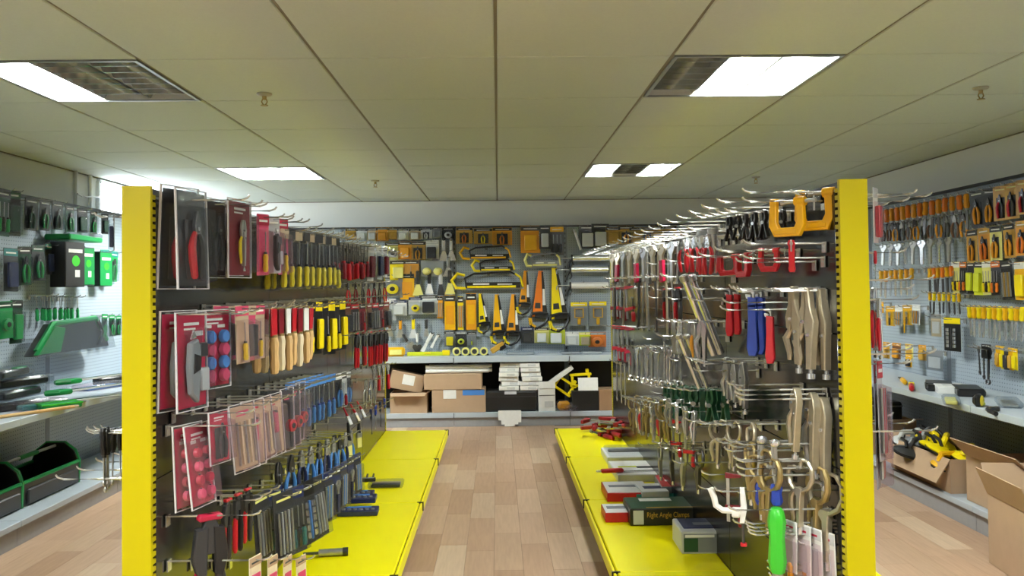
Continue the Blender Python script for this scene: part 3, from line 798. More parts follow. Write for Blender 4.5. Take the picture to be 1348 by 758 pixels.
# --- goods on printed cards or in blister packs
def content(kind, col, w, h):
    """goods inside a pack: returned fitted to the lower part of a card w by h, with its front at y<0"""
    z0 = -h * .26; hh = h * .66
    def fit(parts, sc, off=(0, 0, 0), rot=0):
        return [(n_, MB().put(b_, sc, off, rot), mt) for n_, b_, mt in parts]
    if kind == 'pliers': return fit(k_pliers(col, th=1.45, h2='charcoal' if col in ('red', 'black') else None), hh / .205, (0, -.016, z0 + h * .04)) + [('guide_card', MB().bbox((0, -.004, z0 - hh * .52), (w * .56, .003, hh * .9), .001), 'charcoal')]
    if kind == 'driver': return fit(k_driver(col), hh / .23, (0, -.014, z0))
    if kind == 'scraper': return fit(k_scraper(col), hh / .185, (0, -.012, z0))
    if kind == 'wrench': return fit(k_adj('steel', col), hh / .213, (0, -.012, z0))
    if kind == 'saw': return fit(k_lock('steel', 0, col), hh / .24, (0, -.012, z0))
    if kind == 'drivers':
        r = []
        for i in (-1, 0, 1): r += [(n_, b_, mt) for n_, b_, mt in fit(k_driver(col if i else 'black'), hh / .23 * .95, (i * w * .27, -.012, z0))]
        return r
    if kind == 'bits':
        r = []
        for j in range(4):
            for i in (-1, 1):
                z = z0 - hh * (.12 + .25 * j); x = i * w * .2
                r.append(('wheel', MB().lathe([(w * .11, -.026), (w * .13, -.02), (w * .13, -.008), (w * .05, -.004)], 10, (x, 0, z), 'y'), col if (i + j) % 2 else 'pink'))
                if j == 0: r.append(('print_patch', MB().bbox((x, -.001, z + hh * .2), (w * .22, .002, hh * .06), .0005), 'white'))
                r.append(('stem', MB().cyl((x, -.014, z), (x, -.014, z + hh * .11), .004, n=6), 'charcoal'))
        return r
    if kind == 'knife': return [('knife_body', MB().prism([(-w * .28, z0 - hh * .85), (-w * .06, z0 - hh), (w * .02, z0 - hh * .6), (w * .04, z0 - hh * .2), (-w * .04, z0 - hh * .02), (-w * .26, z0 - hh * .08), (-w * .32, z0 - hh * .45)], -.034, -.008, .006), col), ('black_grip', MB().prism([(-w * .24, z0 - hh * .55), (-w * .02, z0 - hh * .5), (w * .0, z0 - hh * .28), (-w * .2, z0 - hh * .24)], -.038, -.03, .003), 'black'), ('blade', MB().prism([(-w * .2, z0 - hh * .02), (-w * .02, z0), (-w * .1, z0 + h * .08)], -.022, -.016), 'chrome'),
                                ('spare_blades', MB().bbox((w * .24, -.012, z0 - hh * .2), (w * .26, .018, hh * .22), .003), 'charcoal'), ('spare_case', MB().bbox((w * .24, -.014, z0 - hh * .66), (w * .28, .022, hh * .36), .004), 'smoke'), ('print_patch', MB().bbox((w * .22, -.002, z0 + h * .04), (w * .26, .002, h * .05), .0005), 'white')]
    if kind == 'tape': return [('case', MB().lathe([(w * .24, -.034), (w * .3, -.03), (w * .3, -.008), (w * .24, -.004)], 14, (0, 0, z0 - hh * .5), 'y'), col), ('hub', MB().lathe([(w * .12, -.037), (w * .14, -.033)], 12, (0, 0, z0 - hh * .5), 'y'), 'black')]
    if kind == 'block': return [('contents', MB().bbox((0, -.016, z0 - hh * .5), (w * .62, .026, hh * .86), .005), col)]
    if kind == 'flat': return [('print_panel', MB().bbox((0, -.0035, z0 - hh * .45), (w * .72, .003, hh * .8), .001), col)]
    if kind == 'rods':
        return [('rod', MB().cyl((x * w * .16, -.01, z0), (x * w * .16, -.01, z0 - hh * .96), .006, n=7), col if x % 2 else 'steel') for x in (-2, -1, 0, 1, 2)]
    if kind == 'frame':
        return [('frame', MB().tube([(-w * .25, -.01, z0), (w * .25, -.01, z0), (w * .25, -.01, z0 - hh * .55), (-w * .25, -.01, z0 - hh * .55)], .007, 6, closed=True), col), ('grip', MB().bbox((0, -.014, z0 - hh * .8), (w * .2, .024, hh * .4), .006), col)]
    if kind == 'sockets':
        return [('socket', MB().cyl((x * w * .2, -.014, z0 - hh * .18 * j - .01), (x * w * .2, -.014, z0 - hh * .18 * j - .01 - hh * .14), w * .07, n=8), 'chrome') for x in (-1, 1) for j in range(5)] + [('rail', MB().bbox((0, -.012, z0 - hh * .5), (w * .08, .012, hh * .94), .002), col)]
    if kind == 'domes':
        return [('dome', MB().lathe([(w * .2, -.006), (w * .18, -.03), (w * .1, -.045), (.002, -.05)], 12, (x * w * .24, 0, z0 - hh * .6), 'y'), col) for x in (-1, 1)]
    return []


def k_pack(w=.11, h=.24, card='amber', head='black', cont='pliers', ccol='red', blister='clear', printc='white'):
    out = [('backing_card', MB().bbox((0, .001, -h / 2 + .008), (w, .003, h), .001), card)]
    if head: out.append(('header', MB().bbox((0, -.0016, -h * .10 + .008), (w * .98, .003, h * .17), .001), head))
    if printc: out.append(('print_strip', MB().bbox((0, -.0034, -h * .105 + .006), (w * .7, .001, h * .035), .0004), printc))
    out += content(cont, ccol, w, h)
    if blister:
        d = .036
        bl = MB(); x, zt, zb = w * .46, -h * .22, -h * .97; c = .012
        rings = [[(-x, -.001, zb), (x, -.001, zb), (x, -.001, zt), (-x, -.001, zt)], [(-x + .003, -.004, zb + .003), (x - .003, -.004, zb + .003), (x - .003, -.004, zt - .003), (-x + .003, -.004, zt - .003)],
                 [(-x + c, -d, zb + c), (x - c, -d, zb + c), (x - c, -d, zt - c), (-x + c, -d, zt - c)]]
        bl.add([p for r in rings for p in r], [(k * 4 + i, k * 4 + (i + 1) % 4, k * 4 + 4 + (i + 1) % 4, k * 4 + 4 + i) for k in range(2) for i in range(4)] + [(8, 9, 10, 11)])
        out.append(('blister', bl, blister))
    return out


def k_shell(w=.15, h=.30, card='charcoal', cont='pliers', ccol='red', shell='clear', printc=None, over='grey'):
    """clamshell pack: pale rim with edge highlights in its colour round a printed card, wide bubble"""
    out = [('insert_card', MB().bbox((0, .003, -h / 2), (w * .9, .002, h * .94), .0008), card)]
    if printc: out += [('print_strip', MB().bbox((0, .0008, -h * .12), (w * .5, .001, h * .03), .0004), printc), ('print_strip', MB().bbox((-w * .06, .0008, -h * .17), (w * .38, .001, h * .02), .0004), printc)]
    out += content(cont, ccol, w, h)
    d = .045; x = w / 2; c = .014
    q = MB()
    def rc(x, z0, z1, y): return [(-x, y, z1), (x, y, z1), (x, y, z0), (-x, y, z0)]
    rings = [rc(x, 0, -h, .006), rc(x, 0, -h, 0), rc(x * .84, -h * .16, -h * .95, -.002), rc(x * .76, -h * .2, -h * .92, -d)]
    q.add([p for r in rings for p in r], [(k * 4 + i, k * 4 + (i + 1) % 4, k * 4 + 4 + (i + 1) % 4, k * 4 + 4 + i) for k in range(3) for i in range(4)] + [(12, 13, 14, 15)])
    rim = MB().tube([(-x, .003, 0), (x, .003, 0), (x, .003, -h), (-x, .003, -h)], .0042, 5, closed=True)
    out += [('clamshell', q, shell), ('rim', rim, 'rim_highlight')]
    return out


mat('rim_highlight', (205, 202, 208), .2, 0, .05)  # opaque pale rim: edge highlights of the clear plastic put into colour


def k_sleeve(w=.06, h=.26, tool=None, header='white', shell='clear', z=.03):
    """tool in a slim clear sleeve with a header card"""
    out = [('header_card', MB().bbox((0, .0, -h * .08), (w, .003, h * .16), .001), header)]
    tp = tool or k_driver('yellow')
    hh = -min(v[2] for _, b_, _ in tp for v in b_.v)
    out += [(n_, MB().put(b_, h * .78 / hh, (0, -.004, -h * .18)), mt) for n_, b_, mt in tp]
    q = MB().bbox((0, -.004, -h * .58), (w * .92, z, h * .82), .006)
    out.append(('sleeve', q, shell))
    return out


def k_carton(w=.10, h=.22, d=.07, col='green', side='black', printc='white'):
    return [('carton', MB().bbox((0, -d / 2, -h / 2), (w, d, h), .003), side), ('front_print', MB().bbox((0, -d - .001, -h / 2), (w * .94, .002, h * .95), .0005), col), ('print_block', MB().bbox((w * .1, -d - .0025, -h * .7), (w * .24, .001, h * .16), .0004), printc), ('print_ring', MB().lathe([(w * .2, -d - .003), (w * .2, -d), (w * .1, -d)], 12, (w * .02, 0, -h * .42), 'y'), 'leaf'), ('print_strip', MB().bbox((0, -d - .0025, -h * .2), (w * .7, .001, h * .08), .0004), printc)]


KINDS = dict(pliers=k_pliers, lock=k_lock, clock=k_clock, cclamp=k_cclamp, fclamp=k_fclamp, file=k_file, driver=k_driver, driver_up=k_driver_up, chisel=k_chisel, wrench=k_wrench, adj=k_adj, pipe=k_pipe_wrench, rod=k_rod, longrod=k_longrod,
             spring=k_strapclamp, saw=k_saw, hacksaw=k_hacksaw, gun=k_gun, trowel=k_trowel, scraper=k_scraper, brush=k_brush, snips=k_snips, hammer=k_hammer, square=k_square, whiteclamp=k_whiteclamp, pack=k_pack, shell=k_shell, sleeve=k_sleeve, carton=k_carton)
NAMES = dict(pliers='pliers', lock='locking_pliers', clock='locking_clamp_pliers', cclamp='c_clamp', fclamp='bar_clamp', file='file', driver='screwdriver', driver_up='screwdriver', chisel='chisel', wrench='spanner', adj='adjustable_wrench', pipe='pipe_wrench', rod='chrome_tube',
             longrod='steel_rod', spring='spring_clamp', saw='hand_saw', hacksaw='hacksaw', gun='caulking_gun', trowel='trowel', scraper='scraper', brush='brush', snips='cutters', hammer='hammer', square='clamp_with_grip', whiteclamp='small_vise', pack='carded_tool', shell='blister_pack', sleeve='sleeved_tool', carton='hanging_carton')
_protos = {}


def hashable(kw): return tuple(sorted((k, (id(v) if isinstance(v, list) else v)) for k, v in kw.items()))


def proto(kind, kw):
    k = (kind, hashable(kw))
    if k not in _protos:
        parts = KINDS[kind](**kw)
        H = -min(v[2] for _, b_, _ in parts for v in b_.v)
        _protos[k] = ([(n_, b_.mesh(n_, mt)) for n_, b_, mt in parts], H)
    return _protos[k]


def place(kind, kw, loc, rot, sc, label, cat, group=None, name=None, wx=1.0):
    parts, H = proto(kind, kw)
    t = empty(name or NAMES[kind], loc, rot, sc)
    t.scale = (sc * wx, sc * wx, sc)
    for n_, me in parts: obj(n_, me, None, t)
    tag(t, label, cat, group)
    return t


BIAS = {'L': -.32, 'R': .38, 'W': -.2, 'E': .2, 'RO': -.7, 'LO': .5}


def hang(face, kind, kw, px, top, bot, d, label, cat, group=None, yaw=0.0, tilt=0.0, hk=True, hlen=None, roll=0.0, sc=None, name=None, wx=1.0):
    rack, ax, c, sg, rz = FACES[face]
    p = P(px, top, ax, c + sg * d); q = P(px, bot, ax, c + sg * d)
    if rack in 'LR' and p.y < RY0 + .1:              # keep clear of the end post: hang closer to the panel instead
        p, q = P(px, top, 1, RY0 + .1), P(px, bot, 1, RY0 + .1)
        d = abs(p.x - c)
    yaw += BIAS.get(face, 0)
    H = proto(kind, kw)[1]
    s_ = sc or abs(p.z - q.z) / H
    place(kind, kw, p, (tilt, roll, rz + yaw), s_, label, cat, group, name, wx)
    if hk: hook(face, p + Vector((0, 0, -.006)), hlen or max(.09, d + .06))
    return p


def row(face, kind, kws, a, b, n, d, desc, ref, cat, group, jit=.12, stack=1, sp=.03, hlen=None, tilt=0.0, djit=0.0, name=None, wx=None):
    """n like goods hung between two photo positions a and b = (x, top, bottom) on one face; a is nearest to ref"""
    rack, ax, c, sg, rz = FACES[face]
    if isinstance(kws, dict): kws = [kws]
    pa, qa = P(a[0], a[1], ax, c + sg * d), P(a[0], a[2], ax, c + sg * d)
    pb, qb = P(b[0], b[1], ax, c + sg * d), P(b[0], b[2], ax, c + sg * d)
    for i in range(n):
        f = i / max(1, n - 1)
        p = pa.lerp(pb, f); q = qa.lerp(qb, f)
        if rack in 'LR' and p.y < RY0 + .1:          # keep clear of the end post
            pxi = min(max(a[0] + (b[0] - a[0]) * f, 232), 1082); yy = RY0 + .1 + .012 * i
            p = P(pxi, a[1] + (b[1] - a[1]) * f, 1, yy); q = P(pxi, a[2] + (b[2] - a[2]) * f, 1, yy)
        di = abs(p[ax] - c)
        kw = kws[i % len(kws)]
        sc = (p.z - q.z) / proto(kind, kw)[1]
        for k in range(stack):
            pp = p.copy(); pp[ax] = c + sg * max(min(di, .04), di - k * sp + rnd.uniform(-djit, djit))
            lb = f'{desc}, {ORD[i]} from {ref}' if n > 1 else desc
            if stack > 1: lb += (', in front' if k == 0 else ', behind it' if stack == 2 else ', one behind' if k == 1 else ', at the back')
            place(kind, kw, pp, (tilt + rnd.uniform(-.04, .04), rnd.uniform(-.05, .05), rz + BIAS.get(face, 0) + rnd.uniform(-jit, jit)), sc * rnd.uniform(.96, 1.03), lb, cat, group, name, wx if wx else (1.35 if face == 'R' else 1.0))
        hook(face, p + Vector((0, 0, -.006)), hlen or max(.09, d + .06))

# ------------------------------------------------------------------ goods on the left aisle rack, aisle side
LP = 'the yellow post'
TOPL = 'left rack top row'
G = 'goods hung in the left aisle rack top row'
sh1 = dict(w=.15, h=.31, card='charcoal', cont='pliers', ccol='red', shell='clear')
hang('L', 'shell', sh1, 238, 246, 381, .06, 'clear clamshell of red-handled pliers, left rack top row, back of the pair', 'blister pack', G, yaw=-.08, tilt=.05, hk=False)
hang('L', 'shell', sh1, 252, 250, 381, .13, 'clear clamshell of red-handled pliers, left rack top row, front of the pair', 'blister pack', G, yaw=.05, tilt=-.03, hlen=.24)
hang('L', 'shell', dict(w=.15, h=.30, card='black', cont='pliers', ccol='black', shell='clear'), 284, 262, 366, .10, 'black pliers in dark clamshell behind the red carded tool, left rack top', 'blister pack', G, yaw=.1, hlen=.24)
hang('L', 'shell', dict(w=.17, h=.30, card='darkred', cont='saw', ccol='yellow', shell='clear', printc='white'), 316, 263, 366, .16, 'dark red clamshell with yellow and steel tool, left rack top row', 'blister pack', G, yaw=.12, hlen=.24)
hang('L', 'shell', dict(w=.15, h=.30, card='darkred', cont='saw', ccol='yellow', shell='clear', printc='white'), 306, 268, 363, .10, 'dark red clamshell half hidden behind another like it, left rack top row', 'blister pack', G, yaw=.02, hk=False)
row('L', 'pack', [dict(w=.09, h=.27, card='pink', head='crimson', cont='driver', ccol='yellow', blister='haze'), dict(w=.08, h=.24, card='smoke', head=None, cont='knife', ccol='charcoal', blister='haze')], (346, 284, 362), (372, 290, 362), 3, .14, 'pink hazy pack, left rack top row', LP, 'blister pack', G, hlen=.22)
row('L', 'sleeve', [dict(w=.06, h=.26, tool=None, header='tan'), dict(w=.06, h=.26, tool=None, header='charcoal')], (376, 301, 381), (444, 313, 380), 10, .15, 'yellow screwdriver in clear sleeve, left rack top row', LP, 'screwdriver', G, stack=2, sp=.07, hlen=.24, djit=.01)
row('L', 'driver', [dict(hc='red', tip='black'), dict(hc='darkred', tip='black', collar='red')], (446, 318, 370), (484, 324, 366), 8, .14, 'red-handled black tool, left rack top row', LP, 'screwdriver', G, stack=2, sp=.06, hlen=.22)
row('L', 'pack', [dict(w=.10, h=.30, card='white', head='pale', cont='block', ccol='darkred', blister='clear'), dict(w=.10, h=.30, card='pale', head='white', cont='block', ccol='navy', blister='clear')], (489, 322, 370), (507, 325, 366), 3, .14, 'white card pack, left rack top row', 'the red tools', 'carded tool', G, hlen=.24)

G = 'goods hung in the left aisle rack second row'
kn = dict(w=.17, h=.34, card='crimson', cont='knife', ccol='grey', shell='clear', printc='white')
hang('L', 'shell', kn, 236, 409, 540, .05, 'tall crimson knife clamshell, left rack second row, back of the pair', 'blister pack', G, tilt=.03, hk=False, yaw=-.05)
hang('L', 'shell', kn, 252, 411, 540, .12, 'tall crimson knife clamshell, left rack second row, front of the pair', 'blister pack', G, tilt=-.02, hlen=.24, yaw=.06)
hang('L', 'shell', dict(w=.20, h=.30, card='crimson', cont='bits', ccol='skyblue', shell='clear', printc='white'), 282, 408, 512, .07, 'crimson clamshell with blue and red pieces, left rack second row', 'blister pack', G, hlen=.2)
row('L', 'pack', [dict(w=.10, h=.26, card='tan', head='pink', cont='driver', ccol='yellow', blister='haze'), dict(w=.10, h=.26, card='pink', head='tan', cont='block', ccol='black', blister='haze')], (318, 404, 480), (340, 403, 472), 3, .13, 'small pale pink pack, left rack second row', LP, 'blister pack', G, stack=2, sp=.07, hlen=.24)
row('L', 'chisel', [dict(hc='wood', band='red'), dict(hc='cream', band='darkred'), dict(hc='wood', band='white')], (360, 402, 492), (410, 402, 476), 7, .14, 'wood-handled chisel with red sleeve, left rack second row', LP, 'chisel', G, stack=2, sp=.06, hlen=.22)
row('L', 'pack', [dict(w=.07, h=.26, card='black', head='black', cont='driver', ccol='yellow', blister=None, printc='yellow'), dict(w=.07, h=.30, card='black', head='yellow', cont='block', ccol='yellow', blister=None, printc=None)], (410, 399, 470), (450, 397, 462), 6, .13, 'black-yellow carded tool, left rack second row', LP, 'carded tool', G, hlen=.2)
row('L', 'pliers', [dict(hc='red', head='darksteel'), dict(hc='darkred', head='black'), dict(hc='charcoal')], (458, 372, 402), (506, 370, 398), 7, .14, 'small dark red pliers, left rack below the top row', LP, 'pliers', G, hlen=.2)
row('L', 'pack', [dict(w=.10, h=.20, card='brown', head='darkred', cont='block', ccol='charcoal', blister='clear'), dict(w=.10, h=.2, card='charcoal', head='red', cont='rods', ccol='darksteel', blister='clear'), dict(w=.08, h=.2, card='darkred', head='black', cont='driver', ccol='red', blister='clear')], (456, 402, 440), (508, 399, 432), 7, .13, 'dark carded tool with red header, left rack second row', LP, 'carded tool', G, hlen=.2)
row('L', 'snips', [dict(h1='red', h2='red'), dict(h1='darkred', h2='red')], (470, 438, 484), (508, 434, 478), 6, .14, 'red-handled cutters, left rack far end below the second row', LP, 'cutters', G, hlen=.2)
row('L', 'longrod', dict(col='darksteel', L=.3), (446, 440, 480), (464, 436, 476), 3, .12, 'dark steel rod beside the red cutters, left rack', LP, 'rod', G, hlen=.18)
row('L', 'adj', [dict(col='chrome', grip=None), dict(col='chrome', grip='red')], (492, 480, 516), (510, 478, 512), 4, .12, 'chrome adjustable wrench, left rack far end', LP, 'wrench', G, hlen=.18)

G = 'goods hung in the left aisle rack third row'
bt = dict(w=.16, h=.33, card='crimson', cont='bits', ccol='crimson', shell='haze', printc='white')
hang('L', 'shell', bt, 247, 558, 668, .09, 'crimson pack of small wheels, left rack third row, back of the pair', 'blister pack', G, tilt=-.05, yaw=-.05, hk=False)
hang('L', 'shell', bt, 258, 558, 666, .17, 'crimson pack of small wheels, left rack third row, front of the pair', 'blister pack', G, tilt=-.12, yaw=.08, hlen=.27)
hang('L', 'shell', dict(w=.13, h=.22, card='crimson', cont='pliers', ccol='charcoal', shell='haze', printc='white'), 288, 541, 610, .14, 'short crimson clamshell beside the wheel packs, left rack third row', 'blister pack', G, tilt=-.05, hlen=.24)
row('L', 'shell', [dict(w=.17, h=.32, card='tan', cont='rods', ccol='cream', shell='haze', printc='pink'), dict(w=.17, h=.32, card='tan', cont='scraper', ccol='pink', shell='haze', printc='crimson')], (318, 531, 622), (358, 519, 600), 4, .16, 'brown hazy clamshell, left rack third row', LP, 'blister pack', G, tilt=-.08, hlen=.25)
row('L', 'shell', dict(w=.10, h=.30, card='charcoal', cont='tape', ccol='red', shell='haze', printc='pink'), (378, 511, 592), (396, 503, 580), 3, .15, 'dark clamshell with red disc, left rack third row', LP, 'blister pack', G, hlen=.22)
row('L', 'sleeve', dict(w=.06, h=.26, tool=k_driver('skyblue', 'steel', 'blue'), header='skyblue'), (398, 503, 566), (438, 492, 548), 7, .15, 'sky-blue screwdriver in clear sleeve, left rack third row', LP, 'screwdriver', G, stack=2, sp=.06, hlen=.22)
row('L', 'pack', [dict(w=.08, h=.26, card='charcoal', head='pale', cont='pliers', ccol='skyblue', blister='clear'), dict(w=.08, h=.26, card='pale', head='charcoal', cont='driver', ccol='red', blister='clear')], (446, 492, 540), (458, 490, 534), 3, .14, 'grey pack with blue tool, left rack third row', 'the screwdrivers', 'carded tool', G, hlen=.2)
row('L', 'brush', [dict(hc='red', br='pale'), dict(hc='red', br='cream')], (452, 536, 562), (470, 528, 552), 3, .20, 'pale-bristled brush with red handle, left rack', LP, 'brush', G, tilt=-.5)
row('L', 'lock', [dict(body='steel'), dict(body='chrome')], (482, 500, 540), (494, 497, 534), 3, .13, 'chrome locking pliers, left rack far end', LP, 'pliers', G)
row('L', 'driver_up', [dict(hc='navy', tip='darksteel'), dict(hc='blue', tip='steel')], (488, 538, 572), (506, 524, 556), 4, .12, 'navy-handled screwdriver, left rack far end', LP, 'screwdriver', G)
row('L', 'brush', dict(hc='charcoal', br='paleyellow'), (458, 556, 602), (472, 548, 590), 2, .18, 'dark brush with pale yellow bristles, left rack', LP, 'brush', G)

G = 'goods hung in the left aisle rack bottom row'
hang('L', 'snips', dict(h1='crimson', h2='charcoal'), 276, 676, 860, .17, 'big grey cutters with crimson grip, left rack bottom row', 'cutters', G, yaw=-.6, hlen=.26)
row('L', 'snips', [dict(h1='red', h2='charcoal'), dict(h1='red', h2='black')], (300, 656, 740), (326, 642, 715), 3, .14, 'small black cutters with red bumper, left rack bottom row', LP, 'cutters', G, hlen=.25)
row('L', 'pack', [dict(w=.14, h=.30, card='charcoal', head=None, cont='rods', ccol='smoke', blister='clear', printc='paleyellow'), dict(w=.14, h=.30, card='charcoal', head='navy', cont='drivers', ccol='teal', blister='clear', printc='paleyellow'), dict(w=.14, h=.30, card='black', head=None, cont='sockets', ccol='skyblue', blister='clear', printc='pale')], (372, 650, 736), (414, 630, 706), 4, .22, 'dark pack of steel tools, left rack bottom row', LP, 'blister pack', G, stack=2, sp=.08, hlen=.28, tilt=-.08)
row('L', 'pliers', [dict(hc='skyblue', head='darksteel'), dict(hc='navy', head='steel'), dict(hc='skyblue', head='steel')], (384, 598, 668), (462, 566, 620), 9, .19, 'blue-handled pliers, left rack fourth row', LP, 'pliers', G, hlen=.25)
row('L', 'lock', [dict(body='darksteel'), dict(body='steel', lever='charcoal')], (366, 608, 690), (440, 572, 628), 7, .13, 'dark steel locking pliers, left rack fourth row', LP, 'pliers', G, hlen=.22)
row('L', 'pack', [dict(w=.09, h=.28, card='charcoal', head='navy', cont='rods', ccol='skyblue', blister='clear', printc='pale'), dict(w=.09, h=.28, card='navy', head='charcoal', cont='wrench', ccol='navy', blister='clear')], (432, 622, 690), (470, 598, 650), 5, .24, 'navy pack with steel tools, left rack low down', LP, 'blister pack', G, hlen=.28)
row('L', 'pack', dict(w=.08, h=.22, card='cream', head='kraft', cont='flat', ccol='pink', blister=None, printc='charcoal'), (336, 734, 800), (396, 734, 790), 4, .26, 'pale printed card at the bottom of left rack', LP, 'carded tool', G, hlen=.3)

# ------------------------------------------------------------------ left rack, far side
G = 'goods on the far side of the left rack'
row('LO', 'driver_up', dict(hc='black', tip='steel'), (132, 566, 648), (158, 562, 636), 4, .10, 'black screwdriver hung left of the yellow left post', 'the left', 'screwdriver', G, stack=1, hlen=.16)
row('LO', 'driver_up', dict(hc='black', tip='steel'), (146, 562, 640), (156, 560, 632), 2, .06, 'black screwdriver close behind the yellow left post', 'the left', 'screwdriver', G, hlen=.16)
hang('LO', 'pack', dict(w=.09, h=.26, card='smoke', head='grey', cont='block', ccol='navy', blister='clear'), 150, 283, 330, .10, 'grey pack hung high just left of the left yellow post', 'blister pack', G, hk=True, hlen=.14)
for k in range(9):
    hook('LO', Vector((-1.1, 3.0 + k * .10, 1.10)), .24)
    if k < 5: hook('LO', Vector((-1.1, 2.45 + k * .12, .83)), .24)
# ------------------------------------------------------------------ right rack, far side
G = 'goods on the far side of the right rack'
hang('RO', 'pack', dict(w=.09, h=.30, card='white', head='pale', cont='block', ccol='red', blister='haze', printc=None), 1152, 249, 320, .09, 'pale pack with red end hung right of the yellow right post, top', 'blister pack', G, hlen=.2)
row('RO', 'lock', dict(body='chrome', lever='red'), (1150, 378, 470), (1156, 392, 474), 2, .12, 'red and chrome tool hung right of the yellow right post', 'the top', 'pliers', G, hlen=.24)
hang('RO', 'file', dict(hc='red', shaft='chrome'), 1152, 330, 372, .12, 'short red handle below the pale pack by right yellow post', 'file', G, hlen=.2)
row('RO', 'pack', dict(w=.05, h=.36, card='smoke', head='red', cont='rods', ccol='red', blister='haze'), (1152, 476, 636), (1157, 476, 610), 2, .14, 'long grey pack beside the yellow right post', 'the post', 'blister pack', G, hlen=.24)
for z in (1.66, 1.40, 1.17, .93):
    for k in range(3): hook('RO', Vector((1.1, 2.5 + k * .14, z)), .27)

# ------------------------------------------------------------------ goods on the right aisle rack, aisle side
RP = 'the yellow post'
G = 'goods hung in the right aisle rack top row'
hang('R', 'cclamp', dict(col='mustard'), 1072, 250, 301, .10, 'yellow C-clamp nearest the post, right rack top row', 'clamp', G, yaw=.35, hlen=.24, sc=.80)
hang('R', 'cclamp', dict(col='mustard'), 1036, 262, 306, .13, 'yellow C-clamp second from the post, right rack top row', 'clamp', G, yaw=.35, hlen=.24, sc=.74)
hang('R', 'longrod', dict(col='steel', L=.12), 1096, 246, 285, .05, 'short steel bolt by the post, right rack top row', 'bolt', G)
row('R', 'spring', dict(hc='black'), (1006, 276, 312), (960, 284, 318), 5, .12, 'black spring clamp, right rack top row', RP, 'clamp', G, stack=2, sp=.06, hlen=.25, jit=.5)
row('R', 'rod', dict(col='chrome', L=.22, r=.014), (938, 300, 362), (925, 303, 362), 2, .15, 'slanted chrome bar, right rack top row', RP, 'bar', G, hlen=.24, tilt=.0)
row('R', 'pliers', [dict(hc='red', head='chrome')], (932, 308, 362), (898, 314, 358), 5, .17, 'red-handled chrome pliers, right rack top row', RP, 'pliers', G, hlen=.26, jit=.5)
row('R', 'longrod', [dict(col='steel', L=.28), dict(col='darksteel', L=.25), dict(col='nickel', L=.3)], (892, 318, 372), (812, 332, 376), 16, .15, 'thin steel rod tool, right rack top row', RP, 'rod', G, hlen=.24, djit=.05)
row('R', 'adj', [dict(col='steel'), dict(col='nickel', grip='crimson'), dict(col='nickel')], (884, 318, 372), (806, 334, 372), 9, .20, 'steel wrench with red grip, right rack top row', RP, 'wrench', G, hlen=.26)
G = 'goods hung in the right aisle rack second row'
hang('R', 'cclamp', dict(col='red'), 1012, 327, 360, .10, 'large red C-clamp, right rack second row', 'clamp', G, yaw=.3, hlen=.26, sc=.5)
hang('R', 'cclamp', dict(col='red'), 1042, 318, 364, .11, 'red C-clamp seen nearly edge-on, right rack second row', 'clamp', G, yaw=-.75, hlen=.24, sc=.6)
row('R', 'cclamp', dict(col='red'), (978, 334, 364), (958, 336, 362), 2, .12, 'small red C-clamp, right rack second row', RP, 'clamp', G, hlen=.26, jit=.3)
hook('R', Vector((1, 2.46, 1.47)), .24); hook('R', Vector((1, 2.53, 1.46)), .24)
G = 'goods hung in the right aisle rack third row'
row('R', 'lock', [dict(body='nickel', nose=1.0)], (1081, 380, 503), (1044, 377, 491), 3, .08, 'long-nose locking pliers, right rack third row', RP, 'pliers', G, hlen=.26, jit=.3)
hang('R', 'pipe', dict(col='red'), 1013, 405, 478, .12, 'red pipe wrench next to the blue one, right rack third row', 'wrench', G, yaw=.5, hlen=.28)
hang('R', 'pipe', dict(col='blue'), 990, 378, 468, .14, 'blue pipe wrench, right rack third row, in front', 'wrench', G, yaw=.5, hlen=.28)
hang('R', 'pipe', dict(col='blue'), 1000, 378, 466, .08, 'blue pipe wrench, right rack third row, at the back', 'wrench', G, yaw=.4)
hang('R', 'pipe', dict(col='red'), 960, 378, 442, .14, 'bright red pipe wrench left of the blue pair, in front', 'wrench', G, yaw=.4, hlen=.28)
hang('R', 'pipe', dict(col='red'), 970, 378, 440, .08, 'bright red pipe wrench left of the blue pair, behind', 'wrench', G, yaw=.3)
for i, (px, tp, bt_, d, lb) in enumerate(((899, 362, 478, .22, 'long chrome tube of the upper pair, left one'), (909, 362, 476, .18, 'long chrome tube of the upper pair, right one'), (893, 440, 520, .22, 'chrome tube of the lower pair, left one'), (903, 440, 518, .18, 'chrome tube of the lower pair, right one'))):
    hang('R', 'rod', dict(col='chrome', L=.42, r=.017), px, tp, bt_, d, lb + ', right rack', 'tube', G, hlen=.3, tilt=.42)
row('R', 'longrod', [dict(col='nickel', L=.32), dict(col='steel', L=.36), dict(col='darksteel', L=.28)], (884, 362, 440), (814, 366, 424), 13, .15, 'long thin file, right rack third row', RP, 'file', G, hlen=.24, djit=.05)
row('R', 'snips', [dict(h1='red', h2='charcoal')], (892, 378, 424), (876, 380, 420), 2, .12, 'dark cutters with red grip, right rack third row', RP, 'cutters', G)
row('R', 'lock', [dict(body='chrome'), dict(body='steel', lever='amber'), dict(body='steel')], (924, 422, 482), (886, 420, 470), 5, .17, 'hooked chrome locking pliers, right rack below the tubes', RP, 'pliers', G, jit=.5, hlen=.24)
hang('R', 'rod', dict(col='chrome', L=.3, r=.006), 874, 444, 500, .17, 'single thin bright rod, right rack middle', 'rod', G, hlen=.26)
row('R', 'fclamp', [dict(hc='red'), dict(hc='darkred')], (824, 376, 424), (806, 378, 420), 4, .18, 'red bar clamp, right rack far end, third row', RP, 'clamp', G, hlen=.24)
row('R', 'fclamp', [dict(hc='crimson'), dict(hc='red')], (826, 430, 478), (808, 428, 474), 4, .17, 'crimson bar clamp, right rack far end, middle', RP, 'clamp', G, hlen=.24)
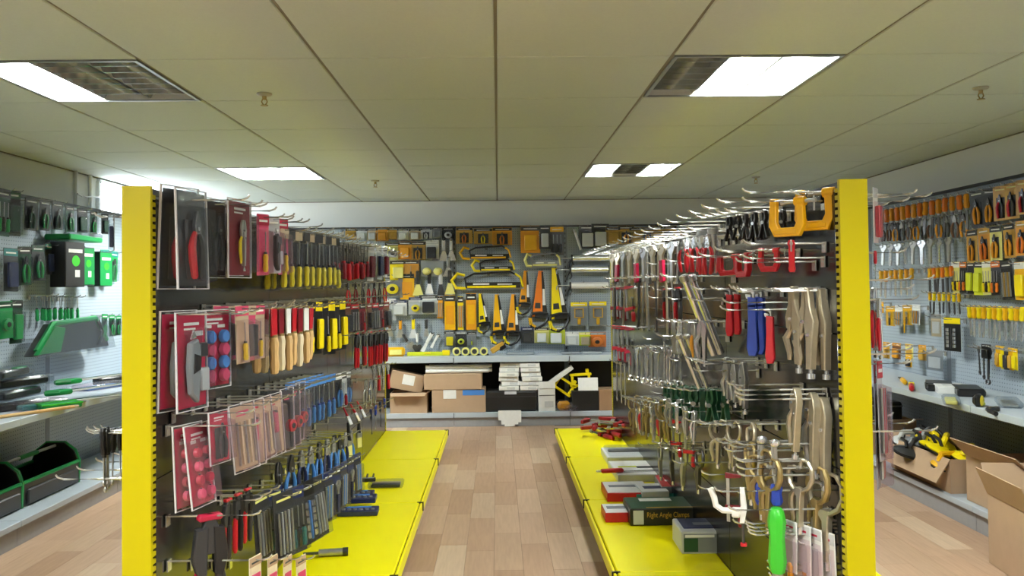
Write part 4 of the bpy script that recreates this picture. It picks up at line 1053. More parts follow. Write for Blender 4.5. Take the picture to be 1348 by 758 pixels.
row('R', 'rod', dict(col='chrome', L=.4, r=.006), (822, 478, 534), (812, 474, 526), 3, .20, 'slanted bright rod, right rack far end', RP, 'rod', G, hlen=.24)
G = 'goods hung in the right aisle rack fourth row'
row('R', 'lock', [dict(body='nickel'), dict(body='nickel', lever='steel')], (1090, 522, 646), (1048, 510, 604), 3, .09, 'big nickel locking pliers, right rack fourth row', RP, 'pliers', G, hlen=.28, jit=.3)
row('R', 'lock', [dict(body='steel', nose=.6)], (978, 476, 546), (956, 470, 530), 3, .12, 'slim steel locking pliers, right rack fourth row', RP, 'pliers', G, hlen=.28, jit=.3)
row('R', 'wrench', [dict(col='chrome'), dict(col='steel')], (882, 456, 510), (828, 454, 500), 9, .15, 'chrome spanner, right rack fourth row', RP, 'spanner', G, hlen=.22, jit=.4, stack=2, sp=.05)
row('R', 'spring', [dict(hc='bottle'), dict(hc='darkgreen')], (936, 512, 560), (878, 506, 546), 7, .14, 'dark green spring clamp, right rack fourth row', RP, 'clamp', G, jit=.6, stack=2, sp=.06, hlen=.24)
row('R', 'lock', [dict(body='chrome'), dict(body='steel')], (914, 540, 584), (880, 524, 562), 4, .20, 'small bright locking pliers below the green clamps, right rack', RP, 'pliers', G, jit=.5, hlen=.25)
row('R', 'clock', [dict(body='brass'), dict(body='brass', lever='red'), dict(body='chrome')], (876, 528, 584), (834, 520, 566), 7, .17, 'brass-coloured clamp pliers, right rack fifth row', RP, 'pliers', G, jit=.5, hlen=.24)
row('R', 'longrod', [dict(col='brass', L=.3), dict(col='steel', L=.28)], (868, 534, 586), (836, 522, 570), 5, .20, 'thin brass rod, right rack fifth row', RP, 'rod', G)
G = 'goods hung in the right aisle rack fifth row'
row('R', 'fclamp', dict(hc='red'), (902, 560, 612), (886, 552, 598), 2, .14, 'small red bar clamp, right rack lower middle', RP, 'clamp', G)
row('R', 'clock', [dict(body='nickel')], (988, 556, 628), (944, 552, 616), 3, .16, 'nickel clamp pliers, right rack fifth row', RP, 'pliers', G, jit=.4, hlen=.28)
row('R', 'clock', [dict(body='darksteel'), dict(body='steel')], (920, 590, 650), (868, 584, 630), 4, .10, 'dark steel clamp pliers, right rack low down', RP, 'pliers', G, jit=.4, hlen=.2)
row('R', 'square', dict(col='steel', hc='blue'), (1020, 582, 664), (1003, 578, 662), 2, .16, 'steel clamp shaft with blue grip, right rack', RP, 'clamp', G, hlen=.28)
row('R', 'clock', [dict(body='nickel'), dict(body='brass')], (1098, 622, 745), (1050, 604, 700), 3, .09, 'large C-jawed locking pliers, right rack fifth row', RP, 'pliers', G, jit=.35, hlen=.28)
row('R', 'clock', [dict(body='brass'), dict(body='brass', lever='brass')], (1012, 602, 700), (986, 580, 660), 3, .17, 'brass-toned C-jawed locking pliers, right rack fifth row', RP, 'pliers', G, jit=.4, hlen=.28)
hang('R', 'whiteclamp', dict(col='white'), 966, 644, 716, .28, 'small white vise clamp, right rack fifth row', 'clamp', G, yaw=.9, hlen=.34)
hang('R', 'fclamp', dict(hc='darkred'), 958, 622, 690, .22, 'dark red bar clamp behind the white vise, right rack', 'clamp', G, yaw=.5, hlen=.3)
hang('R', 'file', dict(hc='leaf', shaft='steel'), 1022, 668, 880, .22, 'bright green upright handle, right rack bottom', 'handle', G, hlen=.3)
row('R', 'pack', [dict(w=.10, h=.24, card='white', head='pale', cont='flat', ccol='pale', blister='haze', printc='crimson')], (1080, 700, 780), (1036, 686, 750), 4, .14, 'white card above amber tool, right rack bottom', RP, 'carded tool', G, hlen=.24)
row('R', 'file', dict(hc='amber', shaft='steel'), (1082, 756, 830), (1040, 740, 800), 3, .12, 'amber-handled tool below the white cards, right rack bottom', RP, 'file', G)
hang('R', 'pack', dict(w=.10, h=.30, card='pale', head='white', cont='rods', ccol='steel', blister='haze', printc='crimson'), 1101, 714, 800, .08, 'pale pack of steel rods against the post, right rack bottom', 'blister pack', G)
for z, d in ((1.66, .26),):
    for k in range(22): hook('R', Vector((1, 2.62 + k * .2, z)), d)
for z in (1.5, 1.33, 1.06, .86, .62):
    for k in range(4): hook('R', Vector((1, 2.55 + k * .45 + z * .1, z)), .24)
for z in (1.66, 1.34):
    for k in range(18): hook('L', Vector((-1, 2.75 + k * .24, z)), .24)

# ------------------------------------------------------------------ back wall goods
G = 'goods on the back wall board'
_bn = {}


def B(px, top, bot, kind, kw, label, cat='carded tool', d=.07, yaw=0.0, roll=0.0, tilt=0.0, name=None):
    hang('B', kind, kw, px, top, bot, d, label, cat, G, yaw=yaw, roll=roll, tilt=tilt, hlen=.12, name=name, wx=1.18 if kind in ('pack', 'scraper') else 1.0)


def brow(xs_, top, bot, kw, desc, cat='carded tool', kind='pack', jit=1.5, names=None):
    for i, x in enumerate(xs_):
        B(x, top + rnd.uniform(-jit, jit), bot + rnd.uniform(-jit, jit), kind, kw[i % len(kw)] if isinstance(kw, list) else kw, desc + (f', {ORD[i]} from the left' if len(xs_) > 1 else ''), cat, yaw=rnd.uniform(-.1, .1))


def pk_(w, h, card, head, cont, ccol, bl='clear', pr='white'): return dict(w=w, h=h, card=card, head=head, cont=cont, ccol=ccol, blister=bl, printc=pr)


brow([462, 476, 490, 503, 518, 530], 301, 317, [pk_(.11, .13, 'gold', 'black', 'block', 'gold'), pk_(.11, .13, 'white', 'black', 'block', 'white'), pk_(.10, .13, 'tan', 'charcoal', 'block', 'pale'), pk_(.11, .14, 'amber', 'black', 'block', 'amber')], 'small carded tool above the left rack end, back wall top row')
brow([546, 561, 576, 590], 301, 315, [pk_(.12, .13, 'tan', 'black', 'block', 'white'), pk_(.11, .13, 'pale', 'black', 'pliers', 'white'), pk_(.11, .12, 'grey', 'charcoal', 'block', 'grey'), pk_(.11, .12, 'charcoal', 'black', 'tape', 'pale')], 'small grey pack in the back wall top row')
brow([611, 636, 661], 300, 322, [pk_(.17, .20, 'gold', 'black', 'pliers', 'orange'), pk_(.18, .18, 'gold', 'black', 'pliers', 'yellow'), pk_(.16, .17, 'amber', 'black', 'pliers', 'orange')], 'amber card with pliers above the hacksaws')
B(698, 298, 333, 'pack', pk_(.17, .28, 'amber', 'black', 'block', 'mustard', None), 'big yellow pack with black header beside the hacksaws')
B(717, 298, 328, 'pack', pk_(.10, .24, 'charcoal', 'black', 'block', 'white'), 'white and black pack in back wall top row')
B(733, 299, 336, 'pack', pk_(.12, .30, 'black', 'mustard', 'drivers', 'black', None), 'black pack with yellow header in back wall top row')
B(756, 302, 330, 'rod', dict(col='white', L=.2, r=.012), 'white bent plastic tube in back wall top row', 'tube', roll=-.3)
brow([773, 790], 297, 328, pk_(.15, .24, 'black', 'charcoal', 'block', 'white'), 'white pack with black header, back wall top row')
brow([807, 824, 838, 852, 866, 880], 299, 321, [pk_(.13, .17, 'gold', 'black', 'block', 'gold'), pk_(.12, .16, 'gold', 'charcoal', 'pliers', 'amber')], 'gold carded tool above the right rack end, back wall')
brow([517, 533, 550], 320, 341, [pk_(.13, .17, 'paleyellow', 'black', 'tape', 'grey'), pk_(.11, .17, 'amber', 'black', 'block', 'amber', None), pk_(.14, .19, 'gold', 'black', 'pliers', 'amber')], 'yellow carded tool, back wall second row')
B(568, 317, 343, 'pack', pk_(.13, .21, 'white', 'pale', 'block', 'charcoal'), 'white framed pack with dark centre, back wall second row')
brow([584, 594], 315, 343, dict(hc='pale', blade='chrome', w=.07), 'all-steel scraper, back wall second row', 'scraper', 'scraper')
brow([524, 541], 345, 367, [pk_(.13, .18, 'yellow', 'charcoal', 'block', 'paleyellow', None), pk_(.14, .18, 'amber', 'black', 'driver', 'black')], 'yellow pack under the left end second row, back wall')
B(569, 342, 364, 'pack', pk_(.20, .18, 'grey', None, 'domes', 'paleyellow', None, None), 'grey card with two pale round domes, back wall')
B(590, 338, 364, 'scraper', dict(hc='steel', blade='chrome', w=.09), 'wide steel filling blade beside the domes, back wall', 'scraper')
B(536, 361, 394, 'pack', pk_(.12, .26, 'mustard', 'black', 'flat', 'amber', None), 'tall amber pack, back wall third row')
brow([550, 565, 580, 592], 357, 388, [dict(hc='charcoal', blade='paleyellow', w=.07), dict(hc='black', blade='white', w=.06), dict(hc='pale', blade='charcoal', w=.05)], 'putty knife, back wall third row', 'scraper', 'scraper')
B(517, 362, 392, 'pack', pk_(.16, .22, 'grey', 'charcoal', 'tape', 'yellow'), 'round yellow tool in clear pack by the left rack end')
B(512, 394, 422, 'pack', pk_(.12, .22, 'pale', 'white', 'driver', 'yellow'), 'pale pack with yellow tool by the left rack end, back wall')
B(525, 396, 416, 'pack', pk_(.12, .14, 'white', 'navy', 'block', 'white'), 'white bulky pack by the left rack end, back wall')
B(547, 392, 414, 'pack', pk_(.11, .16, 'pale', 'navy', 'tape', 'yellow'), 'yellow tape measure on pale card, back wall')
B(564, 389, 414, 'pack', pk_(.15, .18, 'white', 'charcoal', 'block', 'charcoal'), 'square white pack with dark centre, back wall fourth row')
B(579, 391, 419, 'pack', pk_(.05, .22, 'amber', 'black', 'rods', 'amber', None), 'thin amber strip pack, back wall fourth row')
B(592, 389, 434, 'pack', pk_(.088, .34, 'mustard', 'charcoal', 'flat', 'amber', None), 'large plain amber pack, back wall fourth row')
B(606, 391, 434, 'pack', pk_(.05, .34, 'yellow', 'charcoal', 'rods', 'amber', None), 'slim amber pack beside the large plain one, back wall')
B(620, 387, 434, 'pack', pk_(.085, .36, 'amber', 'black', 'flat', 'mustard', None), 'tall orange sleeve left of the hand saws, back wall')
for px, tp, bt_, sl, rl, lb in ((633, 386, 440, 'yellow', -.12, 'short yellow hand saw, leftmost of the six'), (655, 387, 455, 'mustard', -.06, 'yellow hand saw, second of the six from the left'), (677, 387, 456, 'amber', .02, 'plain orange hand saw, third of the six from the left'),
                                (693, 356, 416, 'amber', .04, 'orange hand saw hung higher, fourth of the six'), (713, 356, 434, 'orange', .03, 'deep orange hand saw, fifth of the six from the left'), (731, 352, 438, 'yellow', -.10, 'bright yellow hand saw, rightmost of the six')):
    B(px, tp, bt_, 'saw', dict(col='yellow' if sl != 'orange' else 'mustard', sleeve=sl), lb, 'saw', d=.06, roll=rl)
for px, tp, bt_, w, h_, lb, c1 in ((640, 324, 342, .58, .14, 'top hacksaw with yellow grip above two others', 'mustard'), (650, 341, 358, .48, .13, 'middle hacksaw of the three, yellow sleeve', 'yellow'), (643, 358, 381, .72, .16, 'lowest and longest hacksaw of the three', 'yellow')):
    B(px, tp, bt_, 'hacksaw', dict(col=c1, dark='black', w=w, h=h_), lb, 'saw', d=.08)
B(715, 333, 352, 'hacksaw', dict(col='paleyellow', dark='grey', w=.36, h=.13), 'short pale saw on its side above the orange saws', 'saw', d=.07)
for px, tp, bt_, c1, lb in ((770, 335, 354, 'chrome', 'top chrome caulking gun, back wall'), (768, 350, 369, 'chrome', 'second chrome caulking gun, back wall'), (768, 371, 390, 'white', 'lowest white caulking gun, back wall')):
    B(px, tp, bt_, 'gun', dict(tubec=c1), lb, 'caulking gun', d=.08)
brow([762, 787], 397, 428, pk_(.15, .25, 'grey', 'yellow', 'frame', 'mustard'), 'yellow-headed card with framed tool, back wall below the caulking guns')
brow([694, 713, 732], 432, 453, [pk_(.11, .16, 'charcoal', 'navy', 'block', 'charcoal'), pk_(.11, .14, 'paleyellow', 'charcoal', 'block', 'white'), pk_(.12, .14, 'lime', 'grey', 'block', 'white')], 'small pack below the hand saws, back wall')
brow([753, 770, 786], 437, 456, [pk_(.12, .14, 'white', 'pale', 'block', 'white'), pk_(.13, .15, 'lime', 'paleyellow', 'block', 'tan'), pk_(.15, .15, 'orange', 'grey', 'tape', 'orange')], 'small bright pack below the yellow framed tools')
brow([513, 527, 544, 561], 420, 444, [dict(hc='brown', blade='steel', w=.07), dict(hc='amber', blade='steel', w=.09), dict(hc='yellow', blade='pale', w=.08), dict(hc='charcoal', blade='steel', w=.05)], 'broad steel blade, back wall lower left', 'scraper', 'scraper')
B(530, 440, 468, 'trowel', dict(hc='charcoal', blade='steel'), 'steel trowel leaning left, back wall bottom', 'trowel', roll=-.6)
B(549, 438, 468, 'trowel', dict(hc='white', blade='darksteel'), 'dark pointed trowel, back wall bottom', 'trowel')
B(569, 438, 466, 'scraper', dict(hc='white', blade='white', w=.03), 'white slanted stick, back wall bottom, left one', 'tool', roll=.5)
B(577, 440, 460, 'scraper', dict(hc='white', blade='white', w=.03), 'white slanted stick, back wall bottom, right one', 'tool', roll=.5)
brow([592, 607, 621], 438, 456, [pk_(.09, .15, 'grey', 'charcoal', 'block', 'yellow'), pk_(.09, .15, 'charcoal', 'grey', 'tape', 'lime'), pk_(.09, .15, 'grey', 'black', 'driver', 'lime')], 'small yellow piece in clear pack under the amber packs')


# ------------------------------------------------------------------ things standing on shelves, decks and floor
def top(name, loc, rz, label, cat, group=None, rx=0.0, ry=0.0, sc=1.0):
    t = empty(name, loc, (rx, ry, rz), sc); tag(t, label, cat, group); return t


SHB = 'things on the back wall shelf'
def shelfB(px, d=.18): p = P(px, 466, 1, YWB - d); return Vector((p.x, YWB - d, SH_Z))


t = top('tool_bag', shelfB(521), .1, 'yellow clear-topped bag at the left end of back shelf', 'bag', SHB)
obj('body', MB().bbox((0, 0, .045), (.19, .12, .09), .02), 'mustard', t); obj('window', MB().bbox((.0, -.061, .045), (.12, .004, .05), .001), 'paleyellow', t)
t = top('spirit_level', shelfB(563), -.05, 'lime spirit level lying on the back shelf', 'level', SHB)
obj('beam', MB().bbox((0, 0, .02), (.42, .03, .04), .004), 'lime', t); obj('vial', MB().cyl((-.03, -.016, .026), (.03, -.016, .026), .008), 'yellow', t); obj('end_cap', MB().bbox((.19, 0, .028), (.08, .034, .056), .008), 'yellow', t)
for i, px in enumerate((601, 613, 625, 637)):
    t = top('tape_measure', shelfB(px, .22), rnd.uniform(-.2, .2), f'pale yellow tape measure on the back shelf, {ORD[i]} from the left', 'tape measure', 'tape measures on the back shelf')
    obj('case', MB().lathe([(.02, -.022), (.042, -.018), (.042, .018), (.02, .022)], 14, (0, 0, .042), 'y'), 'paleyellow', t); obj('badge', MB().lathe([(.024, -.026), (.026, -.02)], 12, (0, 0, .042), 'y'), 'charcoal', t); obj('foot', MB().bbox((.03, 0, .008), (.04, .034, .016), .003), 'black', t)
t = top('yellow_pouch', shelfB(655, .2), .4, 'yellow tool leaning on the back shelf behind tapes', 'tool', SHB)
obj('body', MB().put(MB().bbox((0, 0, 0), (.16, .03, .06), .01), 1, (0, 0, .075), -.5), 'gold', t); obj('grip', MB().put(MB().bbox((.05, 0, -.02), (.08, .034, .05), .01), 1, (0, 0, .07), -.5), 'black', t)
for i, (px, w, c1, lb) in enumerate(((685, .30, 'smoke', 'flat grey plastic-wrapped sheet on the back shelf'), (752, .22, 'smoke', 'clear wrapped tool on the back shelf, left of pair'), (778, .24, 'pale', 'clear wrapped tool on the back shelf, right of pair'))):
    t = top('wrapped_tool', shelfB(px, .22), rnd.uniform(-.15, .15), lb, 'wrapped tool', SHB)
    obj('tool', MB().bbox((0, 0, .012), (w * .9, .06, .02), .005), c1, t); obj('wrapper', MB().bbox((0, 0, .018), (w, .10, .034), .012), 'clear', t)

BB = 'boxes under the back wall shelf'
def baseB(px, d): p = P(px, 540, 1, YWB - d); return Vector((p.x, YWB - d, .14))
def carton(name, loc, dim, rz, label, cat='box', group=BB, col='kraft', flaps=False, ry=0.0, rx=0.0, tape=True, lid=True):
    w, d, h = dim; t = top(name, loc, rz, label, cat, group, rx, ry)
    th = .005
    if lid:
        obj('body', MB().bbox((0, 0, h / 2), (w, d, h), .004), col, t)
        if tape: obj('tape', MB().bbox((0, 0, h + .0005), (w, .05, .002), .0005), 'tan', t)
    else:
        for s_ in (-1, 1):
            obj('side', MB().box((s_ * (w / 2 - th / 2), 0, h / 2), (th, d, h)), col, t)
            obj('side', MB().box((0, s_ * (d / 2 - th / 2), h / 2), (w - 2 * th, th, h)), col, t)
        obj('bottom', MB().box((0, 0, th / 2), (w - 2 * th, d - 2 * th, th)), col, t)
    if flaps:
        for ax_, s_, an, L in flaps:
            fl = MB(); half = (w if ax_ == 'y' else d) / 2 - .004
            o = Vector((0, s_ * d / 2, h)) if ax_ == 'y' else Vector((s_ * w / 2, 0, h))
            u = Vector((0, s_, 0)) if ax_ == 'y' else Vector((s_, 0, 0)); e = Vector((1, 0, 0)) if ax_ == 'y' else Vector((0, 1, 0))
            v = u * math.cos(an) + Vector((0, 0, 1)) * math.sin(an); nn = v.cross(e) * th
            a_, b_ = o - e * half, o + e * half
            c_, d_ = o + e * (half - .012) + v * L, o - e * (half - .012) + v * L
            fl.add([a_, b_, c_, d_, a_ + nn, b_ + nn, c_ + nn, d_ + nn], [(0, 1, 2, 3), (7, 6, 5, 4), (0, 4, 5, 1), (1, 5, 6, 2), (2, 6, 7, 3), (3, 7, 4, 0)])
            obj('flap', fl, col, t)
    return t


c = carton('cardboard_box', baseB(540, .20), (.37, .30, .20), .0, 'open cardboard box at the left of the back bottom shelf', flaps=[('y', -1, -.3, .08), ('x', 1, .5, .08)], lid=False)
c = carton('cardboard_box', baseB(533, .20) + Vector((0, .02, .22)), (.34, .22, .18), .15, 'tilted cardboard box with white label on back bottom shelf', ry=.22)
obj('label_sheet', MB().bbox((.01, -.112, .11), (.12, .002, .10), .0005), 'white', c)
c = carton('cardboard_box', baseB(605, .20), (.54, .30, .23), 0, 'long cardboard box with blue tape on back bottom shelf', col='kraft')
obj('label_sheet', MB().bbox((-.09, -.152, .185), (.13, .002, .09), .0005), 'white', c); obj('blue_tape', MB().bbox((.15, -.152, .20), (.22, .002, .055), .0005), 'skyblue', c)
c = carton('cardboard_box', baseB(598, .20) + Vector((0, -.02, .232)), (.58, .28, .155), -.02, 'wide flat cardboard box on top of the blue-taped one', col='kraft')
for i in range(4):
    t = top('paper_roll', baseB(607, .2) + Vector((-.03 + .03 * (i % 2), -.08 + .09 * (i % 2), .39 + .042 * (i // 2) + .02)), rnd.uniform(-.04, .04), f'white paper roll on the wide cardboard box, {["front bottom", "back bottom", "front top", "back top"][i]}', 'paper roll', 'white rolls on the cardboard box')
    obj('roll', MB().cyl((-.32, 0, 0), (.32, 0, 0), .02, n=10), 'white', t); obj('core', MB().cyl((-.322, 0, 0), (-.318, 0, 0), .008, n=8), 'tan', t)
t = top('tool_case', baseB(672, .20), 0, 'black tool case with pale tag on back bottom shelf', 'case', BB)
obj('shell', MB().bbox((0, 0, .105), (.54, .28, .21), .02), 'black', t); obj('lid_seam', MB().bbox((0, 0, .15), (.545, .285, .006), .002), 'charcoal', t); obj('tag', MB().bbox((0, -.142, .19), (.12, .003, .03), .001), 'pale', t)
for i in range(12):
    q_, k_ = i % 2, i // 2
    t = top('slim_box', baseB(685, .2) + Vector((-.105 + .21 * q_ + rnd.uniform(-.012, .012), rnd.uniform(-.02, .02), .212 + .046 * k_ - (.0 if q_ else .0))), rnd.uniform(-.06, .06), f'slim white box on the black case, {["left", "right"][q_]} pile, {["bottom", "second", "third", "fourth", "fifth", "top"][k_]} layer', 'box', 'slim white boxes piled on the black case')
    obj('body', MB().bbox((0, 0, .021), (.20, .24, .042), .003), 'white', t); obj('end_label', MB().bbox((.02, -.121, .021), (.08, .002, .022), .0005), 'pale', t)
t = top('white_box', baseB(719, .28), .1, 'upright white carton with open flap beside black case', 'box', BB)
obj('body', MB().bbox((0, 0, .12), (.17, .12, .24), .003), 'white', t); obj('flap', MB().put(MB().bbox((0, -.03, .03), (.17, .004, .07), .001), 1, (0, -.035, .235)), 'white', t); obj('label_sheet', MB().bbox((.02, -.062, .07), (.09, .002, .06), .0005), 'pale', t); obj('seam', MB().bbox((0, -.0615, .16), (.16, .002, .006), .0005), 'charcoal', t)
t = top('white_box', baseB(735, .25) + Vector((0, 0, .33)), 0, 'long white box slanting up against the yellow frames', 'box', BB, ry=-.62)
obj('body', MB().bbox((0, 0, 0), (.36, .08, .045), .003), 'white', t); obj('end_flap', MB().bbox((.181, 0, 0), (.003, .07, .04), .001), 'pale', t)
for i, (px, dz, ry_, lb) in enumerate(((743, .24, .6, 'slanted yellow plastic frame left of the pair, under back shelf'), (765, .30, -.05, 'upright yellow plastic frame right of the pair, under back shelf'))):
    t = top('clamp_stand', baseB(px, .24) + Vector((0, 0, dz)), 0, lb, 'frame', BB, ry=ry_)
    for s_ in (-1, 1):
        obj('rail', MB().bbox((0, 0, s_ * .055), (.22, .06, .024), .004), 'yellow', t); obj('stile', MB().bbox((s_ * .085, 0, 0), (.024, .05, .10), .004), 'yellow', t)
    obj('tab', MB().bbox((.07, 0, .085), (.03, .05, .05), .004), 'yellow', t)
c = carton('black_box', baseB(769, .22), (.27, .26, .20), 0, 'black box on the back bottom shelf under a white card', col='black', tape=False)
t = top('white_card', baseB(773, .22) + Vector((0, -.12, .202)), 0, 'folded white card leaning on the black box', 'card', BB, rx=-.15)
obj('sheet', MB().bbox((0, 0, .065), (.20, .004, .13), .001), 'white', t); obj('fold', MB().bbox((0, .03, .128), (.20, .06, .004), .001), 'white', t)
c = carton('cardboard_box', baseB(801, .22), (.22, .26, .21), 0, 'dark cardboard box at the right of back bottom shelf', col='kraftdark')
t = top('tool_bag', baseB(742, .30), .2, 'amber clear bag beside the upright white carton', 'bag', BB)
obj('contents', MB().bbox((0, 0, .05), (.13, .08, .09), .025), 'amber', t); obj('wrapper', MB().bbox((0, 0, .055), (.16, .10, .11), .03), 'clear', t)
t = top('plastic_bag', baseB(752, .34), -.2, 'crumpled clear plastic bag on the back bottom shelf edge', 'bag', BB)
obj('film', MB().lathe([(.03, .001), (.085, .01), (.06, .03), (.075, .045), (.03, .06), (.01, .066)], 9), 'haze', t); obj('knot', MB().lathe([(.01, .06), (.018, .07), (.006, .085)], 7), 'haze', t)
t = top('box_blank', Vector((P(671, 552, 1, 8.07).x, 8.085, .155)), 0, 'flat white box blank hanging over the back base lip', 'card', BB, rx=-.12)
bb_ = MB().prism([(-.115, .005), (.115, .005), (.115, -.11), (.085, -.11), (.085, -.13), (.05, -.13), (.05, -.15), (-.05, -.15), (-.05, -.13), (-.085, -.13), (-.085, -.09), (-.115, -.09)], -.003, 0)
obj('panel', bb_, 'white', t); obj('top_flap', MB().bbox((0, .05, .004), (.22, .11, .004), .001), 'white', t)

# ------------------------------------------------------------------ right wall board
G = 'goods on the right wall board'
EL = 'the yellow post'
row('E', 'file', [dict(hc='amber', shaft='darksteel'), dict(hc='orange', shaft='darksteel')], (1160, 277, 318), (1272, 255, 304), 15, .10, 'amber-handled file, right wall top row', EL, 'file', G, wx=1.5)
row('E', 'pack', pk_(.13, .26, 'black', 'charcoal', 'pliers', 'amber', None, 'pale'), (1285, 252, 298), (1303, 249, 296), 2, .09, 'black card with amber pliers, right wall top row', EL, 'carded tool', G)
row('E', 'pack', pk_(.13, .26, 'gold', 'gold', 'pliers', 'red', None, 'paleyellow'), (1317, 246, 290), (1347, 238, 284), 3, .09, 'gold card with red pliers, right wall top row', EL, 'carded tool', G)
row('E', 'pliers', [dict(hc='black', head='steel'), dict(hc='brown', head='steel'), dict(hc='amber', head='darksteel')], (1162, 296, 318), (1268, 281, 312), 12, .10, 'dark-handled pliers, right wall second row', EL, 'pliers', G, wx=1.5)
row('E', 'pack', [pk_(.12, .26, 'gold', 'black', 'pliers', 'amber', None), pk_(.12, .26, 'amber', 'gold', 'pliers', 'orange', None), pk_(.12, .26, 'paleyellow', 'charcoal', 'pliers', 'amber', None)], (1279, 304, 346), (1345, 292, 336), 5, .09, 'card with amber pliers, right wall second row', EL, 'carded tool', G)
row('E', 'adj', [dict(col='steel'), dict(col='chrome')], (1163, 322, 350), (1248, 312, 346), 9, .09, 'steel adjustable wrench, right wall third row', EL, 'wrench', G, jit=.5, wx=1.5)
row('E', 'file', [dict(hc='mustard', shaft='chrome'), dict(hc='amber', shaft='chrome')], (1160, 356, 392), (1200, 353, 388), 7, .10, 'amber screwdriver, right wall fourth row, left cluster', EL, 'screwdriver', G, wx=1.5)
row('E', 'file', [dict(hc='mustard', shaft='darksteel'), dict(hc='orange', shaft='darksteel')], (1224, 352, 388), (1252, 350, 384), 6, .10, 'amber screwdriver, right wall fourth row, middle cluster', EL, 'screwdriver', G, wx=1.5)
row('E', 'pack', [pk_(.10, .24, 'paleyellow', 'white', 'drivers', 'yellow', None), pk_(.08, .24, 'black', 'orange', 'drivers', 'orange', None), pk_(.08, .24, 'black', 'black', 'block', 'lime', None), pk_(.09, .26, 'lime', 'black', 'block', 'lime', None)], (1258, 346, 386), (1310, 345, 388), 6, .09, 'black and lime card, right wall fourth row', EL, 'carded tool', G)
row('E', 'pack', [pk_(.12, .28, 'black', 'charcoal', 'rods', 'gold', 'clear'), pk_(.12, .28, 'mustard', 'white', 'block', 'yellow', None)], (1324, 345, 394), (1343, 346, 396), 2, .09, 'tall dark or yellow card near the right edge', EL, 'carded tool', G)
row('E', 'file', [dict(hc='mustard', shaft='darksteel'), dict(hc='yellow', shaft='darksteel')], (1224, 384, 412), (1262, 386, 414), 7, .10, 'short yellow screwdriver, right wall fifth row', EL, 'screwdriver', G, wx=1.5)
row('E', 'file', [dict(hc='yellow', shaft='chrome'), dict(hc='mustard', shaft='chrome')], (1276, 402, 444), (1346, 404, 450), 11, .10, 'yellow screwdriver with bright shaft, right wall fifth row', EL, 'screwdriver', G, wx=1.5)
hang('E', 'pack', pk_(.10, .16, 'mustard', 'amber', 'block', 'amber', None), 1160, 398, 412, .08, 'plain yellow pack beside the right yellow post', 'carded tool', G)
row('E', 'pack', [pk_(.14, .18, 'mustard', 'gold', 'wrench', 'charcoal', 'clear'), pk_(.12, .2, 'white', 'pale', 'rods', 'amber', 'clear')], (1172, 404, 430), (1206, 402, 428), 4, .09, 'yellow and white clear pack, right wall fifth row', EL, 'carded tool', G)
hang('E', 'lock', dict(body='mustard', lever='black'), 1190, 420, 440, .12, 'yellow caliper-like tool below the clear packs, right wall', 'tool', G, yaw=-.3)
hang('E', 'pack', pk_(.14, .22, 'tan', 'grey', 'flat', 'pale', 'clear', None), 1232, 415, 443, .08, 'grey clear-fronted pack, right wall middle', 'carded tool', G)
hang('E', 'pack', pk_(.20, .30, 'black', 'yellow', 'sockets', 'charcoal', None, None), 1253, 419, 462, .09, 'black socket rail card with yellow header, right wall', 'carded tool', G)
row('E', 'pack', [pk_(.12, .16, 'gold', 'amber', 'block', 'gold', None), pk_(.12, .16, 'brown', 'amber', 'block', 'amber', None), pk_(.12, .16, 'paleyellow', 'gold', 'flat', 'gold', None)], (1165, 451, 472), (1214, 455, 474), 4, .08, 'small amber pack, right wall bottom row', EL, 'carded tool', G)
hang('E', 'pack', pk_(.10, .14, 'mustard', None, 'block', 'black', None), 1196, 468, 483, .10, 'small yellow box below the amber packs, right wall', 'carded tool', G)
hang('E', 'pack', pk_(.20, .18, 'grey', None, 'flat', 'pale', 'clear', None), 1230, 462, 488, .08, 'wide grey card with pale print, right wall bottom row', 'carded tool', G)
row('E', 'wrench', dict(col='darksteel'), (1288, 456, 494), (1302, 458, 506), 3, .09, 'dark steel key tool, right wall bottom row', EL, 'tool', G, jit=.4)
hang('E', 'pack', pk_(.12, .14, 'black', 'charcoal', 'block', 'black', None), 1298, 454, 472, .11, 'black holder above the dark keys, right wall', 'carded tool', G)
row('E', 'pack', [pk_(.07, .22, 'mustard', 'gold', 'block', 'gold', None), pk_(.07, .22, 'yellow', 'mustard', 'block', 'yellow', None), pk_(.07, .22, 'charcoal', 'grey', 'block', 'charcoal', None)], (1314, 456, 484), (1336, 460, 488), 5, .09, 'narrow yellow or dark pack, right wall bottom row', EL, 'carded tool', G)
SE = 'things on the right wall shelf'
def shelfE(px, py, x): p = P(px, py, 2, SH_Z); return Vector((p.x, p.y, SH_Z))
def on_shelf(name, px, py, rz, label, cat, parts, group=SE):
    p = P(px, py, 2, SH_Z); t = top(name, (p.x, p.y, SH_Z), rz, label, cat, group)
    for n_, b_, mt in parts: obj(n_, b_, mt, t)
    return t
on_shelf('long_tool', 1200, 510, 1.1, 'red-handled long tool lying on the right shelf', 'tool', [('handle', MB().bbox((-.12, 0, .018), (.20, .03, .034), .01), 'red'), ('blade', MB().bbox((.10, 0, .012), (.26, .02, .008), .002), 'darksteel'), ('collar', MB().bbox((-.01, 0, .018), (.03, .034, .036), .004), 'yellow')])
on_shelf('long_tool', 1188, 503, 1.2, 'yellow and black tool behind the red one on right shelf', 'tool', [('handle', MB().bbox((-.08, 0, .018), (.18, .03, .034), .01), 'mustard'), ('blade', MB().bbox((.10, 0, .012), (.22, .02, .008), .002), 'black')])
